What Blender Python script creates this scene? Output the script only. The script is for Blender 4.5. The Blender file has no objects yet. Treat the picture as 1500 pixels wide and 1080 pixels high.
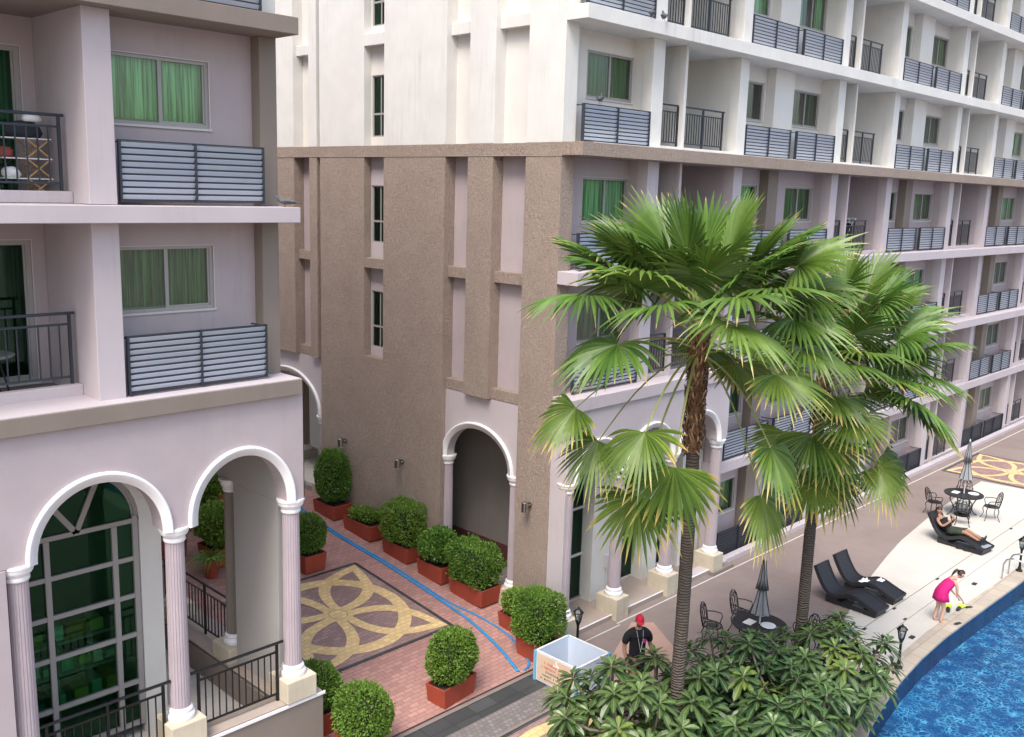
import bpy, bmesh, math, random
from mathutils import Vector, Matrix, Euler, noise
PI = math.pi
scene = bpy.context.scene
COL = scene.collection
rnd = random.Random(7)
G = -0.72                      # level of the pool deck

def ramp_z(y):
    if y < 12.4: return G
    if y > 22.5: return 0.36
    return G + 0.107*(y-12.4)

# ------------------------------------------------------------------ objects
def tag(o, label=None, cat=None, group=None, kind=None):
    if label: o['label'] = label
    if cat: o['category'] = cat
    if group: o['group'] = group
    if kind: o['kind'] = kind
    return o

def thing(name, label, cat, loc=(0,0,0), rz=0, group=None):
    o = bpy.data.objects.new(name, None); COL.objects.link(o)
    o.empty_display_size = 0.2
    o.location = loc; o.rotation_euler = (0,0,rz)
    return tag(o, label, cat, group)

def copy_tree(o, parent=None):
    c = o.copy(); COL.objects.link(c)
    if parent is not None: c.parent = parent
    for ch in list(o.children): copy_tree(ch, c)
    return c

class MB:
    def __init__(s): s.v=[]; s.f=[]; s.mi=[]; s.at={}
    def add(s, vs, fs, mi=0):
        n=len(s.v); s.v+= [tuple(p) for p in vs]; s.f+=[tuple(i+n for i in f) for f in fs]; s.mi+=[mi]*len(fs)
    def box(s,x0,x1,y0,y1,z0,z1,mi=0):
        s.add([(x0,y0,z0),(x1,y0,z0),(x1,y1,z0),(x0,y1,z0),(x0,y0,z1),(x1,y0,z1),(x1,y1,z1),(x0,y1,z1)],
              [(0,3,2,1),(4,5,6,7),(0,1,5,4),(1,2,6,5),(2,3,7,6),(3,0,4,7)],mi)
    def obox(s,c,sx,sy,sz,rot=None,mi=0):
        m = rot if rot is not None else Matrix.Identity(3)
        vs=[]
        for dz in (-.5,.5):
            for dx,dy in ((-.5,-.5),(.5,-.5),(.5,.5),(-.5,.5)):
                vs.append(tuple(Vector(c)+m@Vector((dx*sx,dy*sy,dz*sz))))
        s.add(vs,[(0,3,2,1),(4,5,6,7),(0,1,5,4),(1,2,6,5),(2,3,7,6),(3,0,4,7)],mi)
    def prism(s,poly,z0,z1,mi=0):
        """poly: CCW xy list"""
        n=len(poly)
        vs=[(p[0],p[1],z0 if not callable(z0) else z0(p)) for p in poly]+[(p[0],p[1],z1 if not callable(z1) else z1(p)) for p in poly]
        fs=[tuple(reversed(range(n))),tuple(range(n,2*n))]+[(i,(i+1)%n,n+(i+1)%n,n+i) for i in range(n)]
        s.add(vs,fs,mi)
    def tube(s,pts,r,n=8,mi=0,cap=True,flat=1.0):
        pts=[Vector(p) for p in pts]; N=len(pts)
        rs = r if isinstance(r,(list,tuple)) else [r]*N
        up=None; rings=[]
        for i,p in enumerate(pts):
            t=(pts[min(i+1,N-1)]-pts[max(i-1,0)])
            if t.length<1e-9: t=Vector((0,0,1))
            t.normalize()
            if up is None:
                a=Vector((0,0,1)) if abs(t.z)<.9 else Vector((1,0,0))
                up=(a-t*a.dot(t)).normalized()
            else:
                up=(up-t*up.dot(t))
                up = up.normalized() if up.length>1e-6 else Vector((1,0,0))
            sd=t.cross(up)
            rings.append([p+(sd*math.cos(2*PI*k/n)+up*math.sin(2*PI*k/n)*flat)*rs[i] for k in range(n)])
        vs=[q for rg in rings for q in rg]; fs=[]
        for i in range(N-1):
            for k in range(n):
                a=i*n+k;b=i*n+(k+1)%n; fs.append((a,b,b+n,a+n))
        if cap: fs.append(tuple(reversed(range(n)))); fs.append(tuple(range((N-1)*n,N*n)))
        s.add(vs,fs,mi)
    def lathe(s,prof,c=(0,0,0),n=16,mi=0,sq=None,cap=True):
        """prof: [(r,z)...]; sq = optional function(angle)->factor"""
        vs=[];fs=[]
        for (r,z) in prof:
            for k in range(n):
                a=2*PI*k/n; q=r*(sq(a) if sq else 1)
                vs.append((c[0]+q*math.cos(a),c[1]+q*math.sin(a),c[2]+z))
        for i in range(len(prof)-1):
            for k in range(n):
                a=i*n+k;b=i*n+(k+1)%n; fs.append((a,b,b+n,a+n))
        if cap:
            fs.append(tuple(reversed(range(n)))); fs.append(tuple(range((len(prof)-1)*n,len(prof)*n)))
        s.add(vs,fs,mi)
    def mesh(s,name,mats,smooth=False):
        me=bpy.data.meshes.new(name); me.from_pydata(s.v,[],s.f)
        for m in (mats if isinstance(mats,(list,tuple)) else [mats]): me.materials.append(m)
        me.polygons.foreach_set('material_index',s.mi)
        if smooth: me.polygons.foreach_set('use_smooth',[True]*len(s.f))
        for k,vals in s.at.items():
            a=me.attributes.new(k,'FLOAT','POINT'); a.data.foreach_set('value',vals)
        me.update(); return me
    def islands(s):
        key={}; rep=[]
        for p in s.v: rep.append(key.setdefault((round(p[0],4),round(p[1],4),round(p[2],4)),len(key)))
        pos=[None]*len(key)
        for p,r_ in zip(s.v,rep): pos[r_]=p
        par=list(range(len(pos)))
        def find(a):
            while par[a]!=a: par[a]=par[par[a]]; a=par[a]
            return a
        for f in s.f:
            a=find(rep[f[0]])
            for i in f[1:]:
                b=find(rep[i])
                if b!=a: par[b]=a
        out={}
        for f,m in zip(s.f,s.mi):
            g=[]
            for i in f:
                if not g or g[-1]!=rep[i]: g.append(rep[i])
            if len(g)>1 and g[0]==g[-1]: g.pop()
            if len(g)<3: continue
            mb=out.setdefault(find(rep[f[0]]),(MB(),{}))
            for i in g:
                if i not in mb[1]: mb[1][i]=len(mb[0].v); mb[0].v.append(pos[i])
            mb[0].f.append(tuple(mb[1][i] for i in g)); mb[0].mi.append(m)
        return [m for m,_ in out.values()]
    def build(s,name,mats,parent=None,smooth=False,bevel=0,world=False,loc=None,rot=None):
        return put(name,s.mesh(name,mats,smooth),parent,bevel,world,loc,rot)

def put(name,me,parent=None,bevel=0,world=False,loc=None,rot=None):
    o=bpy.data.objects.new(name,me); COL.objects.link(o)
    if loc is not None: o.location=loc
    if rot is not None: o.rotation_euler=(0,0,rot)
    if parent is not None:
        o.parent=parent
        if world:            # mesh given in world coordinates under an unrotated, top-level root
            o.matrix_parent_inverse=Matrix.Translation(-Vector(parent.location))
    if bevel:
        b=o.modifiers.new('bevel','BEVEL'); b.width=bevel; b.segments=2; b.limit_method='ANGLE'; b.angle_limit=math.radians(50)
    return o

def wall_grid(mb, axis, u0,u1,z0,z1, t0,t1, holes, mi=0):
    """wall slab with rectangular holes. axis 'x': spans u=x, thickness y t0..t1; axis 'y': spans u=y, thickness x t0..t1"""
    us=sorted(set([u0,u1]+[h for H in holes for h in (H[0],H[1]) if u0<h<u1]))
    zs=sorted(set([z0,z1]+[h for H in holes for h in (H[2],H[3]) if z0<h<z1]))
    def solid(i,j):
        if i<0 or j<0 or i>=len(us)-1 or j>=len(zs)-1: return False
        u=(us[i]+us[i+1])/2; z=(zs[j]+zs[j+1])/2
        return not any(H[0]<u<H[1] and H[2]<z<H[3] for H in holes)
    P=(lambda u,t,z:(u,t,z)) if axis=='x' else (lambda u,t,z:(t,u,z))
    fl = axis=='x'
    def q(a,b,c,d):
        mb.add([a,b,c,d],[(0,1,2,3) if fl else (3,2,1,0)],mi)
    for i in range(len(us)-1):
        for j in range(len(zs)-1):
            if not solid(i,j): continue
            a,b,c,d=us[i],us[i+1],zs[j],zs[j+1]
            q(P(a,t0,c),P(b,t0,c),P(b,t0,d),P(a,t0,d))
            q(P(b,t1,c),P(a,t1,c),P(a,t1,d),P(b,t1,d))
            if not solid(i-1,j): q(P(a,t1,c),P(a,t0,c),P(a,t0,d),P(a,t1,d))
            if not solid(i+1,j): q(P(b,t0,c),P(b,t1,c),P(b,t1,d),P(b,t0,d))
            if not solid(i,j-1): q(P(a,t1,c),P(b,t1,c),P(b,t0,c),P(a,t0,c))
            if not solid(i,j+1): q(P(a,t0,d),P(b,t0,d),P(b,t1,d),P(a,t1,d))

def arch_wall(mb, axis, u0,u1,z0,z1,t0,t1, arches, n=20, mi=0):
    """wall from z0..z1 with arched openings cut from its bottom edge: arches = [(uc, rx, zspring, rz)]"""
    pts=[(u0,z0)]; bottom=[]
    bottom=[u0]; zb=[]
    # sample along u
    us=set([u0,u1])
    for (c,rx,zs,rz) in arches:
        for k in range(n+1):
            us.add(round(c-rx*math.cos(PI*k/n),5))
    us=sorted(u for u in us if u0<=u<=u1)
    def low(u,side):
        for (c,rx,zs,rz) in arches:
            e=(u-c)/rx
            inside = abs(e)<1-1e-4 or (abs(abs(e)-1)<=1e-4 and ((e<0 and side>0) or (e>0 and side<0)))
            if inside: return zs+rz*math.sqrt(max(0,1-e*e)), True
        return z0, False
    P=(lambda u,t,z:(u,t,z)) if axis=='x' else (lambda u,t,z:(t,u,z))
    fl=axis=='x'
    def q(a,b,c,d): mb.add([a,b,c,d],[(0,1,2,3) if fl else (3,2,1,0)],mi)
    for a,b in zip(us[:-1],us[1:]):
        la,_=low(a,1); lb,_=low(b,-1)
        q(P(a,t0,la),P(b,t0,lb),P(b,t0,z1),P(a,t0,z1))
        q(P(b,t1,lb),P(a,t1,la),P(a,t1,z1),P(b,t1,z1))
        q(P(a,t1,la),P(b,t1,lb),P(b,t0,lb),P(a,t0,la))
        q(P(a,t0,z1),P(b,t0,z1),P(b,t1,z1),P(a,t1,z1))
        for (c,rx,zs,rz) in arches:
            if zs>z0+1e-4:
                if abs(a-(c-rx))<1e-4: q(P(a,t0,z0),P(a,t1,z0),P(a,t1,zs),P(a,t0,zs))
                if abs(b-(c+rx))<1e-4: q(P(b,t1,z0),P(b,t0,z0),P(b,t0,zs),P(b,t1,zs))
    q(P(u0,t1,z0),P(u0,t0,z0),P(u0,t0,z1),P(u0,t1,z1))
    q(P(u1,t0,z0),P(u1,t1,z0),P(u1,t1,z1),P(u1,t0,z1))

def arch_trim(mb, axis, c, rx, zs, rz, w, t0, t1, n=28, stilt=0.0, mi=0):
    """moulded white archivolt: stepped ring standing proud of the wall"""
    P=(lambda u,t,z:(u,t,z)) if axis=='x' else (lambda u,t,z:(t,u,z))
    d = t1-t0
    prof=[(-.012,t1),(-.012,t0+d*.45),(w*.28,t0+d*.45),(w*.30,t0+d*.15),(w*.62,t0+d*.15),(w*.66,t0),(w*.93,t0),(w,t0+d*.3),(w,t1)]
    ks=[(0,-stilt)]+[(PI*k/n,0) for k in range(n+1)]+[(PI,-stilt)]
    vs=[]
    for (a,dz) in ks:
        for (o,t) in prof:
            vs.append(P(c-(rx+o)*math.cos(a), t, zs+dz+(rz+o)*math.sin(a)))
    m=len(prof); fs=[]
    for i in range(len(ks)-1):
        for j in range(m-1):
            f=(i*m+j,i*m+j+1,(i+1)*m+j+1,(i+1)*m+j)
            fs.append(f if axis!='x' else tuple(reversed(f)))
    mb.add(vs,fs,mi)

# ------------------------------------------------------------------ materials
MATS={}
class NT:
    def __init__(s,name):
        m=bpy.data.materials.new(name); m.use_nodes=True; s.m=m; s.t=m.node_tree; s.t.nodes.clear()
        s.out=s.n('ShaderNodeOutputMaterial')
    def n(s,ty,**kw):
        nd=s.t.nodes.new(ty)
        for k,v in kw.items():
            if k in nd.inputs: 
                if hasattr(v,'is_output') : s.t.links.new(v,nd.inputs[k])
                else: nd.inputs[k].default_value=v
            else: setattr(nd,k,v)
        return nd
    def l(s,a,b): s.t.links.new(a,b)
    def coords(s,scale=(1,1,1),kind='Object',rot=(0,0,0)):
        tc=s.n('ShaderNodeTexCoord'); mp=s.n('ShaderNodeMapping'); mp.inputs['Scale'].default_value=scale; mp.inputs['Rotation'].default_value=rot
        s.l(tc.outputs[kind],mp.inputs['Vector']); return mp.outputs[0]
    def noise(s,vec,scale,detail=4,rough=.55):
        nd=s.n('ShaderNodeTexNoise'); s.l(vec,nd.inputs['Vector']); nd.inputs['Scale'].default_value=scale; nd.inputs['Detail'].default_value=detail; nd.inputs['Roughness'].default_value=rough
        return nd.outputs['Fac']
    def ramp(s,fac,stops,interp='LINEAR'):
        nd=s.n('ShaderNodeValToRGB'); s.l(fac,nd.inputs[0]); cr=nd.color_ramp; cr.interpolation=interp
        while len(cr.elements)<len(stops): cr.elements.new(.5)
        for e,(p,c) in zip(cr.elements,stops):
            e.position=p; e.color=(c[0],c[1],c[2],1) if isinstance(c,(tuple,list)) else (c,c,c,1)
        return nd.outputs[0]
    def mix(s,fac,a,b,mode='MIX'):
        nd=s.n('ShaderNodeMix'); nd.data_type='RGBA'; nd.blend_type=mode
        for i,v in ((0,fac),(6,a),(7,b)):
            if hasattr(v,'is_output'): s.l(v,nd.inputs[i])
            else: nd.inputs[i].default_value = v if i==0 else (v[0],v[1],v[2],1)
        return nd.outputs[2]
    def math(s,op,a,b=0.0,c=None):
        nd=s.n('ShaderNodeMath'); nd.operation=op
        for i,v in ((0,a),(1,b)) + (((2,c),) if c is not None else ()):
            if hasattr(v,'is_output'): s.l(v,nd.inputs[i])
            else: nd.inputs[i].default_value=v
        return nd.outputs[0]
    def bump(s,h,strength=.3,dist=.01):
        nd=s.n('ShaderNodeBump'); s.l(h,nd.inputs['Height']); nd.inputs['Strength'].default_value=strength; nd.inputs['Distance'].default_value=dist
        return nd.outputs[0]
    def pbr(s,col,rough=.8,normal=None,metal=0,spec=.35,**kw):
        nd=s.n('ShaderNodeBsdfPrincipled')
        for k,v in (('Base Color',col),('Roughness',rough),('Metallic',metal),('Specular IOR Level',spec)):
            if hasattr(v,'is_output'): s.l(v,nd.inputs[k])
            elif k=='Base Color': nd.inputs[k].default_value=(v[0],v[1],v[2],1)
            else: nd.inputs[k].default_value=v
        if normal is not None: s.l(normal,nd.inputs['Normal'])
        for k,v in kw.items(): nd.inputs[k.replace('_',' ')].default_value=v
        s.l(nd.outputs[0],s.out.inputs[0]); return nd

def sc(c,k): return tuple(x*k for x in c)

def mat_paint(name,c,bump=.25,streak=.12,comb=False,dirt=.10,rough=.85):
    t=NT(name); v=t.coords()
    n1=t.noise(v,1.3,5,.6); n2=t.noise(v,55,3,.6)
    vs=t.coords((9,9,.7)); n3=t.noise(vs,1.0,4,.6)
    col=t.mix(t.ramp(n1,[(.3,0),(.7,1)]),sc(c,1-dirt),sc(c,1+dirt*.35))
    col=t.mix(t.math('MULTIPLY',t.math('MULTIPLY',t.ramp(n3,[(.5,0),(.72,1)]),t.ramp(t.noise(v,.45,3,.6),[(.45,0),(.68,1)])),streak),col,sc(c,.52))
    if comb:
        vc=t.coords((1,1,.16)); n4=t.noise(vc,34,3,.7); n5=t.noise(v,20,4,.7)
        h=t.math('ADD',n4,t.math('MULTIPLY',n5,.8))
        col=t.mix(t.math('MULTIPLY',t.ramp(h,[(.66,1),(1.10,0)]),.55),col,sc(c,.55))
        nm=t.bump(h,1.0,.035)
    else:
        nm=t.bump(n2,bump,.006)
    t.pbr(col,rough,nm,spec=.25); return t.m

def mat_plain(name,c,rough=.5,metal=0,spec=.4,var=.0,scale=8,bump=0):
    t=NT(name)
    col=c; nm=None
    v=t.coords(); n=t.noise(v,scale,4,.6)
    if var: col=t.mix(n,sc(c,1-var),sc(c,1+var))
    if bump: nm=t.bump(n,bump,.01)
    t.pbr(col,rough,nm,metal,spec); return t.m

def mat_glass(name,tint,refl=1.0,rough=.02,wav=.0,rc=None):
    t=NT(name)
    tr=t.n('ShaderNodeBsdfTransparent'); tr.inputs[0].default_value=(*tint,1)
    gl=t.n('ShaderNodeBsdfGlossy'); gl.inputs[0].default_value=(*(rc or (refl,refl,refl)),1); gl.inputs['Roughness'].default_value=rough
    lw=t.n('ShaderNodeFresnel'); lw.inputs['IOR'].default_value=1.5
    f=t.math('ADD',t.math('MULTIPLY',lw.outputs[0],1.2),.03)
    if wav:
        nm=t.bump(t.noise(t.coords(),.9,2,.5),wav,.02); t.l(nm,gl.inputs['Normal'])
    mx=t.n('ShaderNodeMixShader'); t.l(f,mx.inputs[0]); t.l(tr.outputs[0],mx.inputs[1]); t.l(gl.outputs[0],mx.inputs[2])
    t.l(mx.outputs[0],t.out.inputs[0]); return t.m

def mat_leaf(name,c1,c2,tipc=None,tip0=.75,rough=.45,transl=.28,attr='rn',mid=None):
    t=NT(name)
    a=t.n('ShaderNodeAttribute'); a.attribute_name=attr
    col=t.mix(a.outputs['Fac'],c1,c2)
    n=t.noise(t.coords(),3.0,3,.6)
    oi=t.n('ShaderNodeObjectInfo'); col=t.mix(t.math('MULTIPLY',oi.outputs['Random'],.35),col,(c2[0]*1.15,c2[1]*.85,c2[2]*.7))
    col=t.mix(t.math('MULTIPLY',t.ramp(n,[(.35,0),(.7,1)]),.35),col,sc(c1,.7))
    if mid:
        am=t.n('ShaderNodeAttribute'); am.attribute_name='mid'
        col=t.mix(t.ramp(am.outputs['Fac'],[(.72,0),(1,1)]),col,mid)
    if tipc:
        at=t.n('ShaderNodeAttribute'); at.attribute_name='tip'
        f=t.ramp(t.math('ADD',at.outputs['Fac'],t.math('MULTIPLY',t.math('SUBTRACT',a.outputs['Fac'],.5),.22)),[(tip0,0),(min(1,tip0+.2),1)])
        col=t.mix(f,col,tipc)
    p=t.pbr(col,rough,spec=.4)
    tl=t.n('ShaderNodeBsdfTranslucent'); t.l(col,tl.inputs[0])
    mx=t.n('ShaderNodeMixShader'); mx.inputs[0].default_value=transl
    t.l(p.outputs[0],mx.inputs[1]); t.l(tl.outputs[0],mx.inputs[2]); t.l(mx.outputs[0],t.out.inputs[0])
    return t.m

def mat_tiles(name,c,cm,w,h,mortar=.01,var=.18,rough=.7,off=.5,rot=0,bump=.4,kind='Object',stain=.25,soft=.1):
    t=NT(name); v=t.coords(kind=kind,rot=(0,0,rot))
    b=t.n('ShaderNodeTexBrick'); t.l(v,b.inputs['Vector']); b.offset=off; b.squash=1
    b.inputs['Scale'].default_value=1; b.inputs['Brick Width'].default_value=w; b.inputs['Row Height'].default_value=h
    b.inputs['Mortar Size'].default_value=mortar; b.inputs['Mortar Smooth'].default_value=soft; b.inputs['Bias'].default_value=0
    b.inputs['Color1'].default_value=(*sc(c,1-var),1); b.inputs['Color2'].default_value=(*sc(c,1+var),1); b.inputs['Mortar'].default_value=(*cm,1)
    n=t.noise(v,.9,5,.65); n2=t.noise(v,14,4,.6)
    col=t.mix(t.math('MULTIPLY',t.ramp(n,[(.4,0),(.75,1)]),stain),b.outputs['Color'],sc(c,.5))
    col=t.mix(t.math('MULTIPLY',n2,.35),col,sc(c,1.25))
    inv=t.math('SUBTRACT',1.0,b.outputs['Fac'])
    nm=t.bump(t.math('ADD',inv,t.math('MULTIPLY',n2,.25)),bump,.006)
    t.pbr(col,rough,nm,spec=.3); return t.m
white=mat_paint('white_paint',(.70,.685,.655),bump=.35,streak=.38,dirt=.08)
ivory=mat_paint('ivory_paint',(.72,.695,.66),bump=.3,streak=.10,dirt=.06)
lilac=mat_paint('lilac_paint',(.45,.385,.40),bump=.3,streak=.20,dirt=.08)
lilac_pale=mat_paint('pale_lilac_paint',(.50,.445,.465),bump=.25,streak=.34,dirt=.06)
taupe=mat_paint('combed_taupe_stucco',(.385,.305,.255),comb=True,streak=.30,dirt=.10)
taupe_s=mat_paint('smooth_taupe_paint',(.24,.20,.172),bump=.4,streak=.2,dirt=.1)
taupe_l=mat_paint('sand_taupe_paint',(.40,.33,.285),bump=.4,streak=.2,dirt=.1)
greyw=mat_paint('grey_plaster',(.42,.40,.385),bump=.2,streak=.12,dirt=.06)
stone=mat_paint('cream_plinth_stone',(.60,.53,.41),bump=.35,streak=.5,dirt=.2)
trimw=mat_paint('white_moulding',(.84,.82,.83),bump=.12,streak=.1,dirt=.04,rough=.6)
railm=mat_plain('dark_rail_metal',(.035,.042,.055),.4,.2,.5)
blackm=mat_plain('black_painted_iron',(.012,.012,.014),.35,.3,.5)
louv=mat_plain('blue_grey_louver_metal',(.44,.49,.57),.35,.3,.5,var=.1,scale=3)
louvd=mat_plain('charcoal_louver_metal',(.05,.055,.065),.4,.3,.5,var=.1,scale=3)
framem=mat_plain('grey_window_aluminium',(.36,.34,.33),.45,.1,.4,var=.05)
sillm=mat_plain('pale_window_trim',(.58,.545,.54),.6)
glassg=mat_glass('green_window_glass',(.55,.80,.62),1.0,.02,wav=.25)
glassd=mat_glass('dark_green_glass',(.14,.30,.21),.8,.02,wav=.15,rc=(.35,.62,.46))
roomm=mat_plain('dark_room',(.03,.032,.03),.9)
steel=mat_plain('stainless_steel',(.55,.56,.58),.2,1,.5)

def mat_curtain(name,c):
    t=NT(name); v=t.coords((1,1,.03)); n=t.noise(v,26,2,.5)
    t.pbr(t.mix(t.ramp(n,[(.36,0),(.62,1)]),sc(c,.42),sc(c,1.15)),.9,spec=.1); return t.m
curt=[mat_curtain('pale_green_curtain',(.74,.86,.66)),mat_curtain('olive_green_curtain',(.30,.36,.22)),mat_curtain('deep_green_curtain',(.13,.20,.14)),mat_curtain('grey_curtain',(.34,.34,.33))]

brick=mat_tiles('red_brick_paving',(.41,.225,.195),(.21,.13,.115),.22,.11,.008,.20,stain=.3)
purple=mat_tiles('purple_brick_paving',(.31,.205,.19),(.18,.125,.115),.2,.1,.007,.22,stain=.3)
yellow=mat_tiles('yellow_crazy_paving',(.70,.51,.25),(.46,.33,.18),.17,.13,.008,.14,stain=.15)
blackt=mat_tiles('dark_slate_tiles',(.06,.063,.065),(.02,.02,.02),.6,.3,.008,.25,rough=.45,stain=.2,off=0)
greyt=mat_tiles('grey_setts',(.20,.18,.175),(.12,.11,.105),.11,.11,.01,.25,stain=.3)
terr=mat_plain('red_terracotta',(.33,.060,.032),.7,var=.22,scale=4,bump=.2)
soil=mat_plain('soil',(.05,.035,.025),.95,var=.4,scale=20,bump=.6)
salmon=mat_tiles('salmon_paving',(.46,.30,.24),(.35,.23,.19),.6,.6,.004,.05,stain=.2)

def mat_deck(name,c,joint,bw,stain=.35,ns=.7,dark=.6):
    t=NT(name); v=t.coords()
    b=t.n('ShaderNodeTexBrick'); t.l(v,b.inputs['Vector']); b.offset=.5
    b.inputs['Scale'].default_value=1; b.inputs['Brick Width'].default_value=bw; b.inputs['Row Height'].default_value=bw
    b.inputs['Mortar Size'].default_value=.006
    b.inputs['Color1'].default_value=(*c,1); b.inputs['Color2'].default_value=(*sc(c,.97),1); b.inputs['Mortar'].default_value=(*joint,1)
    n=t.noise(v,ns,6,.65); n2=t.noise(v,9,5,.65); n3=t.noise(v,90,2,.5)
    col=t.mix(t.math('MULTIPLY',t.ramp(n,[(.42,0),(.72,1)]),stain),b.outputs[0],sc(c,dark))
    col=t.mix(t.math('MULTIPLY',t.ramp(n2,[(.5,0),(.8,1)]),stain*.6),col,sc(c,dark*1.05))
    t.pbr(col,.75,t.bump(t.math('ADD',n2,t.math('MULTIPLY',n3,.4)),.25,.006),spec=.3); return t.m
deckm=mat_deck('taupe_stamped_concrete',(.27,.215,.195),(.21,.165,.15),3.3,stain=.45)
whited=mat_deck('cream_pool_deck',(.57,.54,.485),(.49,.45,.40),50,stain=.40,dark=.70)
copem=mat_tiles('stone_coping',(.43,.37,.30),(.28,.23,.18),.45,.5,.01,.14,stain=.45)
porchf=mat_tiles('pale_porch_tiles',(.56,.53,.49),(.40,.38,.35),.6,.6,.006,.05,stain=.15)

# pool floor: deep blue mosaic, rippling light network painted into its colour as pale lines
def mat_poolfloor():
    t=NT('blue_mosaic_painted_caustics'); v=t.coords()
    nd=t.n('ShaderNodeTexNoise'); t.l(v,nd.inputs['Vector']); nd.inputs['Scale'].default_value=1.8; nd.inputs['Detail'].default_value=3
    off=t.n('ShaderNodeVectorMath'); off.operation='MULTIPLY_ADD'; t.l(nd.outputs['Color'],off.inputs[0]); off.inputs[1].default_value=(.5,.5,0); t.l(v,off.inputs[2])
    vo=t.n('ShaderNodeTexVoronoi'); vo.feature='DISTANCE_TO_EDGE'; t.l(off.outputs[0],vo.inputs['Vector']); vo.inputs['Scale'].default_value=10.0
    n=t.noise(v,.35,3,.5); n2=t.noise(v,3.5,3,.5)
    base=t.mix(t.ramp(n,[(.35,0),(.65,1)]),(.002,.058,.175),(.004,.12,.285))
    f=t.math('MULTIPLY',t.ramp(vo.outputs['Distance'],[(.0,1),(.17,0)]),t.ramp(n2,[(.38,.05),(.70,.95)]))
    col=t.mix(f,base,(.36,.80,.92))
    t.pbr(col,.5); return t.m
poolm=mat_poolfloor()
def mat_poolwall():
    return mat_tiles('blue_pool_wall_tiles',(.006,.085,.19),(.012,.12,.24),.1,.1,.006,.3,kind='Object',stain=.1)
poolw=mat_poolwall()
def mat_water():
    t=NT('pool_water')
    tr=t.n('ShaderNodeBsdfTransparent'); tr.inputs[0].default_value=(.62,.86,.98,1)
    gl=t.n('ShaderNodeBsdfGlossy'); gl.inputs['Roughness'].default_value=.03
    v=t.coords(); n=t.noise(v,7.0,4,.6); n2=t.noise(v,1.6,2,.5)
    nm=t.bump(t.math('ADD',n,t.math('MULTIPLY',n2,1.6)),.6,.07); t.l(nm,gl.inputs['Normal'])
    fr=t.n('ShaderNodeFresnel'); fr.inputs['IOR'].default_value=1.33; t.l(nm,fr.inputs['Normal'])
    mx=t.n('ShaderNodeMixShader'); t.l(fr.outputs[0],mx.inputs[0]); t.l(tr.outputs[0],mx.inputs[1]); t.l(gl.outputs[0],mx.inputs[2])
    t.l(mx.outputs[0],t.out.inputs[0]); return t.m
waterm=mat_water()

# ------------------------------------------------------------------ world, camera
w=bpy.data.worlds.new('World'); scene.world=w; w.use_nodes=True; nt=w.node_tree
sky=nt.nodes.new('ShaderNodeTexSky'); sky.sky_type='NISHITA'; sky.sun_disc=False
SUN_EL=math.radians(58); SUN_AZ=math.radians(245)     # azimuth measured from +Y clockwise
sky.sun_elevation=SUN_EL; sky.sun_rotation=SUN_AZ
sky.air_density=1.3; sky.dust_density=3.5; sky.ozone_density=.7
bgn=nt.nodes['Background']; bgn.inputs[1].default_value=.15
nt.links.new(sky.outputs[0],bgn.inputs[0])
sl=bpy.data.lights.new('sun','SUN'); sl.energy=1.5; sl.angle=math.radians(24); sl.color=(1,.965,.91)
so=bpy.data.objects.new('sun',sl); COL.objects.link(so)
sd=Vector((math.sin(SUN_AZ)*math.cos(SUN_EL),math.cos(SUN_AZ)*math.cos(SUN_EL),math.sin(SUN_EL)))
so.rotation_euler=(-sd).to_track_quat('-Z','Y').to_euler(); so.location=(5,5,40)

cam=bpy.data.cameras.new('camera'); co=bpy.data.objects.new('camera',cam); COL.objects.link(co); scene.camera=co
cam.sensor_width=36; cam.lens=1409/1500*36; cam.clip_end=600; cam.clip_start=.1
R=Matrix(((0.6993147160879392,0.10978489091273022,-0.7063329282924059),(-0.7142326503370021,0.1471582904637339,-0.6842632232849967),(0.028820982901817074,0.9830013811155462,0.18132191171919054)))
co.matrix_world=Matrix.Translation((0,0,9.3))@R.to_4x4()
scene.view_settings.view_transform='Standard'; scene.view_settings.look='None'; scene.view_settings.gamma=1
scene.view_settings.exposure=1.03
scene.render.resolution_x=1024; scene.render.resolution_y=737

# ------------------------------------------------------------------ ground
POOL=[(12.6,3.6),(13.6,5.0),(15.2,6.05),(16.2,6.45),(17.2,6.75),(18.3,6.95),(19.6,7.12),(20.9,7.22),(22.4,7.26),(24.8,7.2),(27.4,7.12),(32,7.1),(38,7.1),(46,7.1),(46,-6),(12.6,-6)]
def offs(poly,d):
    n=len(poly); out=[]
    for i in range(n):
        p=Vector(poly[i]);a=Vector(poly[i-1]);b=Vector(poly[(i+1)%n])
        e1=(p-a).normalized();e2=(b-p).normalized()
        n1=Vector((-e1.y,e1.x));n2=Vector((-e2.y,e2.x)); nn=(n1+n2).normalized()
        k=d/max(.5,nn.dot(n1)); out.append((p.x+nn.x*k,p.y+nn.y*k))
    return out
COPE=offs(POOL,.42)       # POOL runs clockwise, so this is outwards
mb=MB()
cx,cy=28,2
ring=[]
for (x,y) in COPE:
    d=Vector((x-cx,y-cy)).normalized()*260; ring.append((cx+d.x,cy+d.y))
n=len(POOL)
vs=[(x,y,G) for x,y in COPE]+[(x,y,G) for x,y in ring]
mb.add(vs,[((i+1)%n,i,n+i,n+(i+1)%n) for i in range(n)])
g=mb.build('ground',deckm); tag(g,kind='structure')
# coping
mb=MB(); zt=G+.02
vs=[(x,y,zt) for x,y in POOL]+[(x,y,zt) for x,y in COPE]+[(x,y,G-.08) for x,y in POOL]+[(x,y,G-.05) for x,y in COPE]
fs=[]
for i in range(n):
    j=(i+1)%n
    fs+=[(j,i,n+i,n+j),(i,j,2*n+j,2*n+i),(n+j,n+i,3*n+i,3*n+j)]
mb.add(vs,fs); o=mb.build('pool_edge',copem); tag(o,kind='structure')
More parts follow.
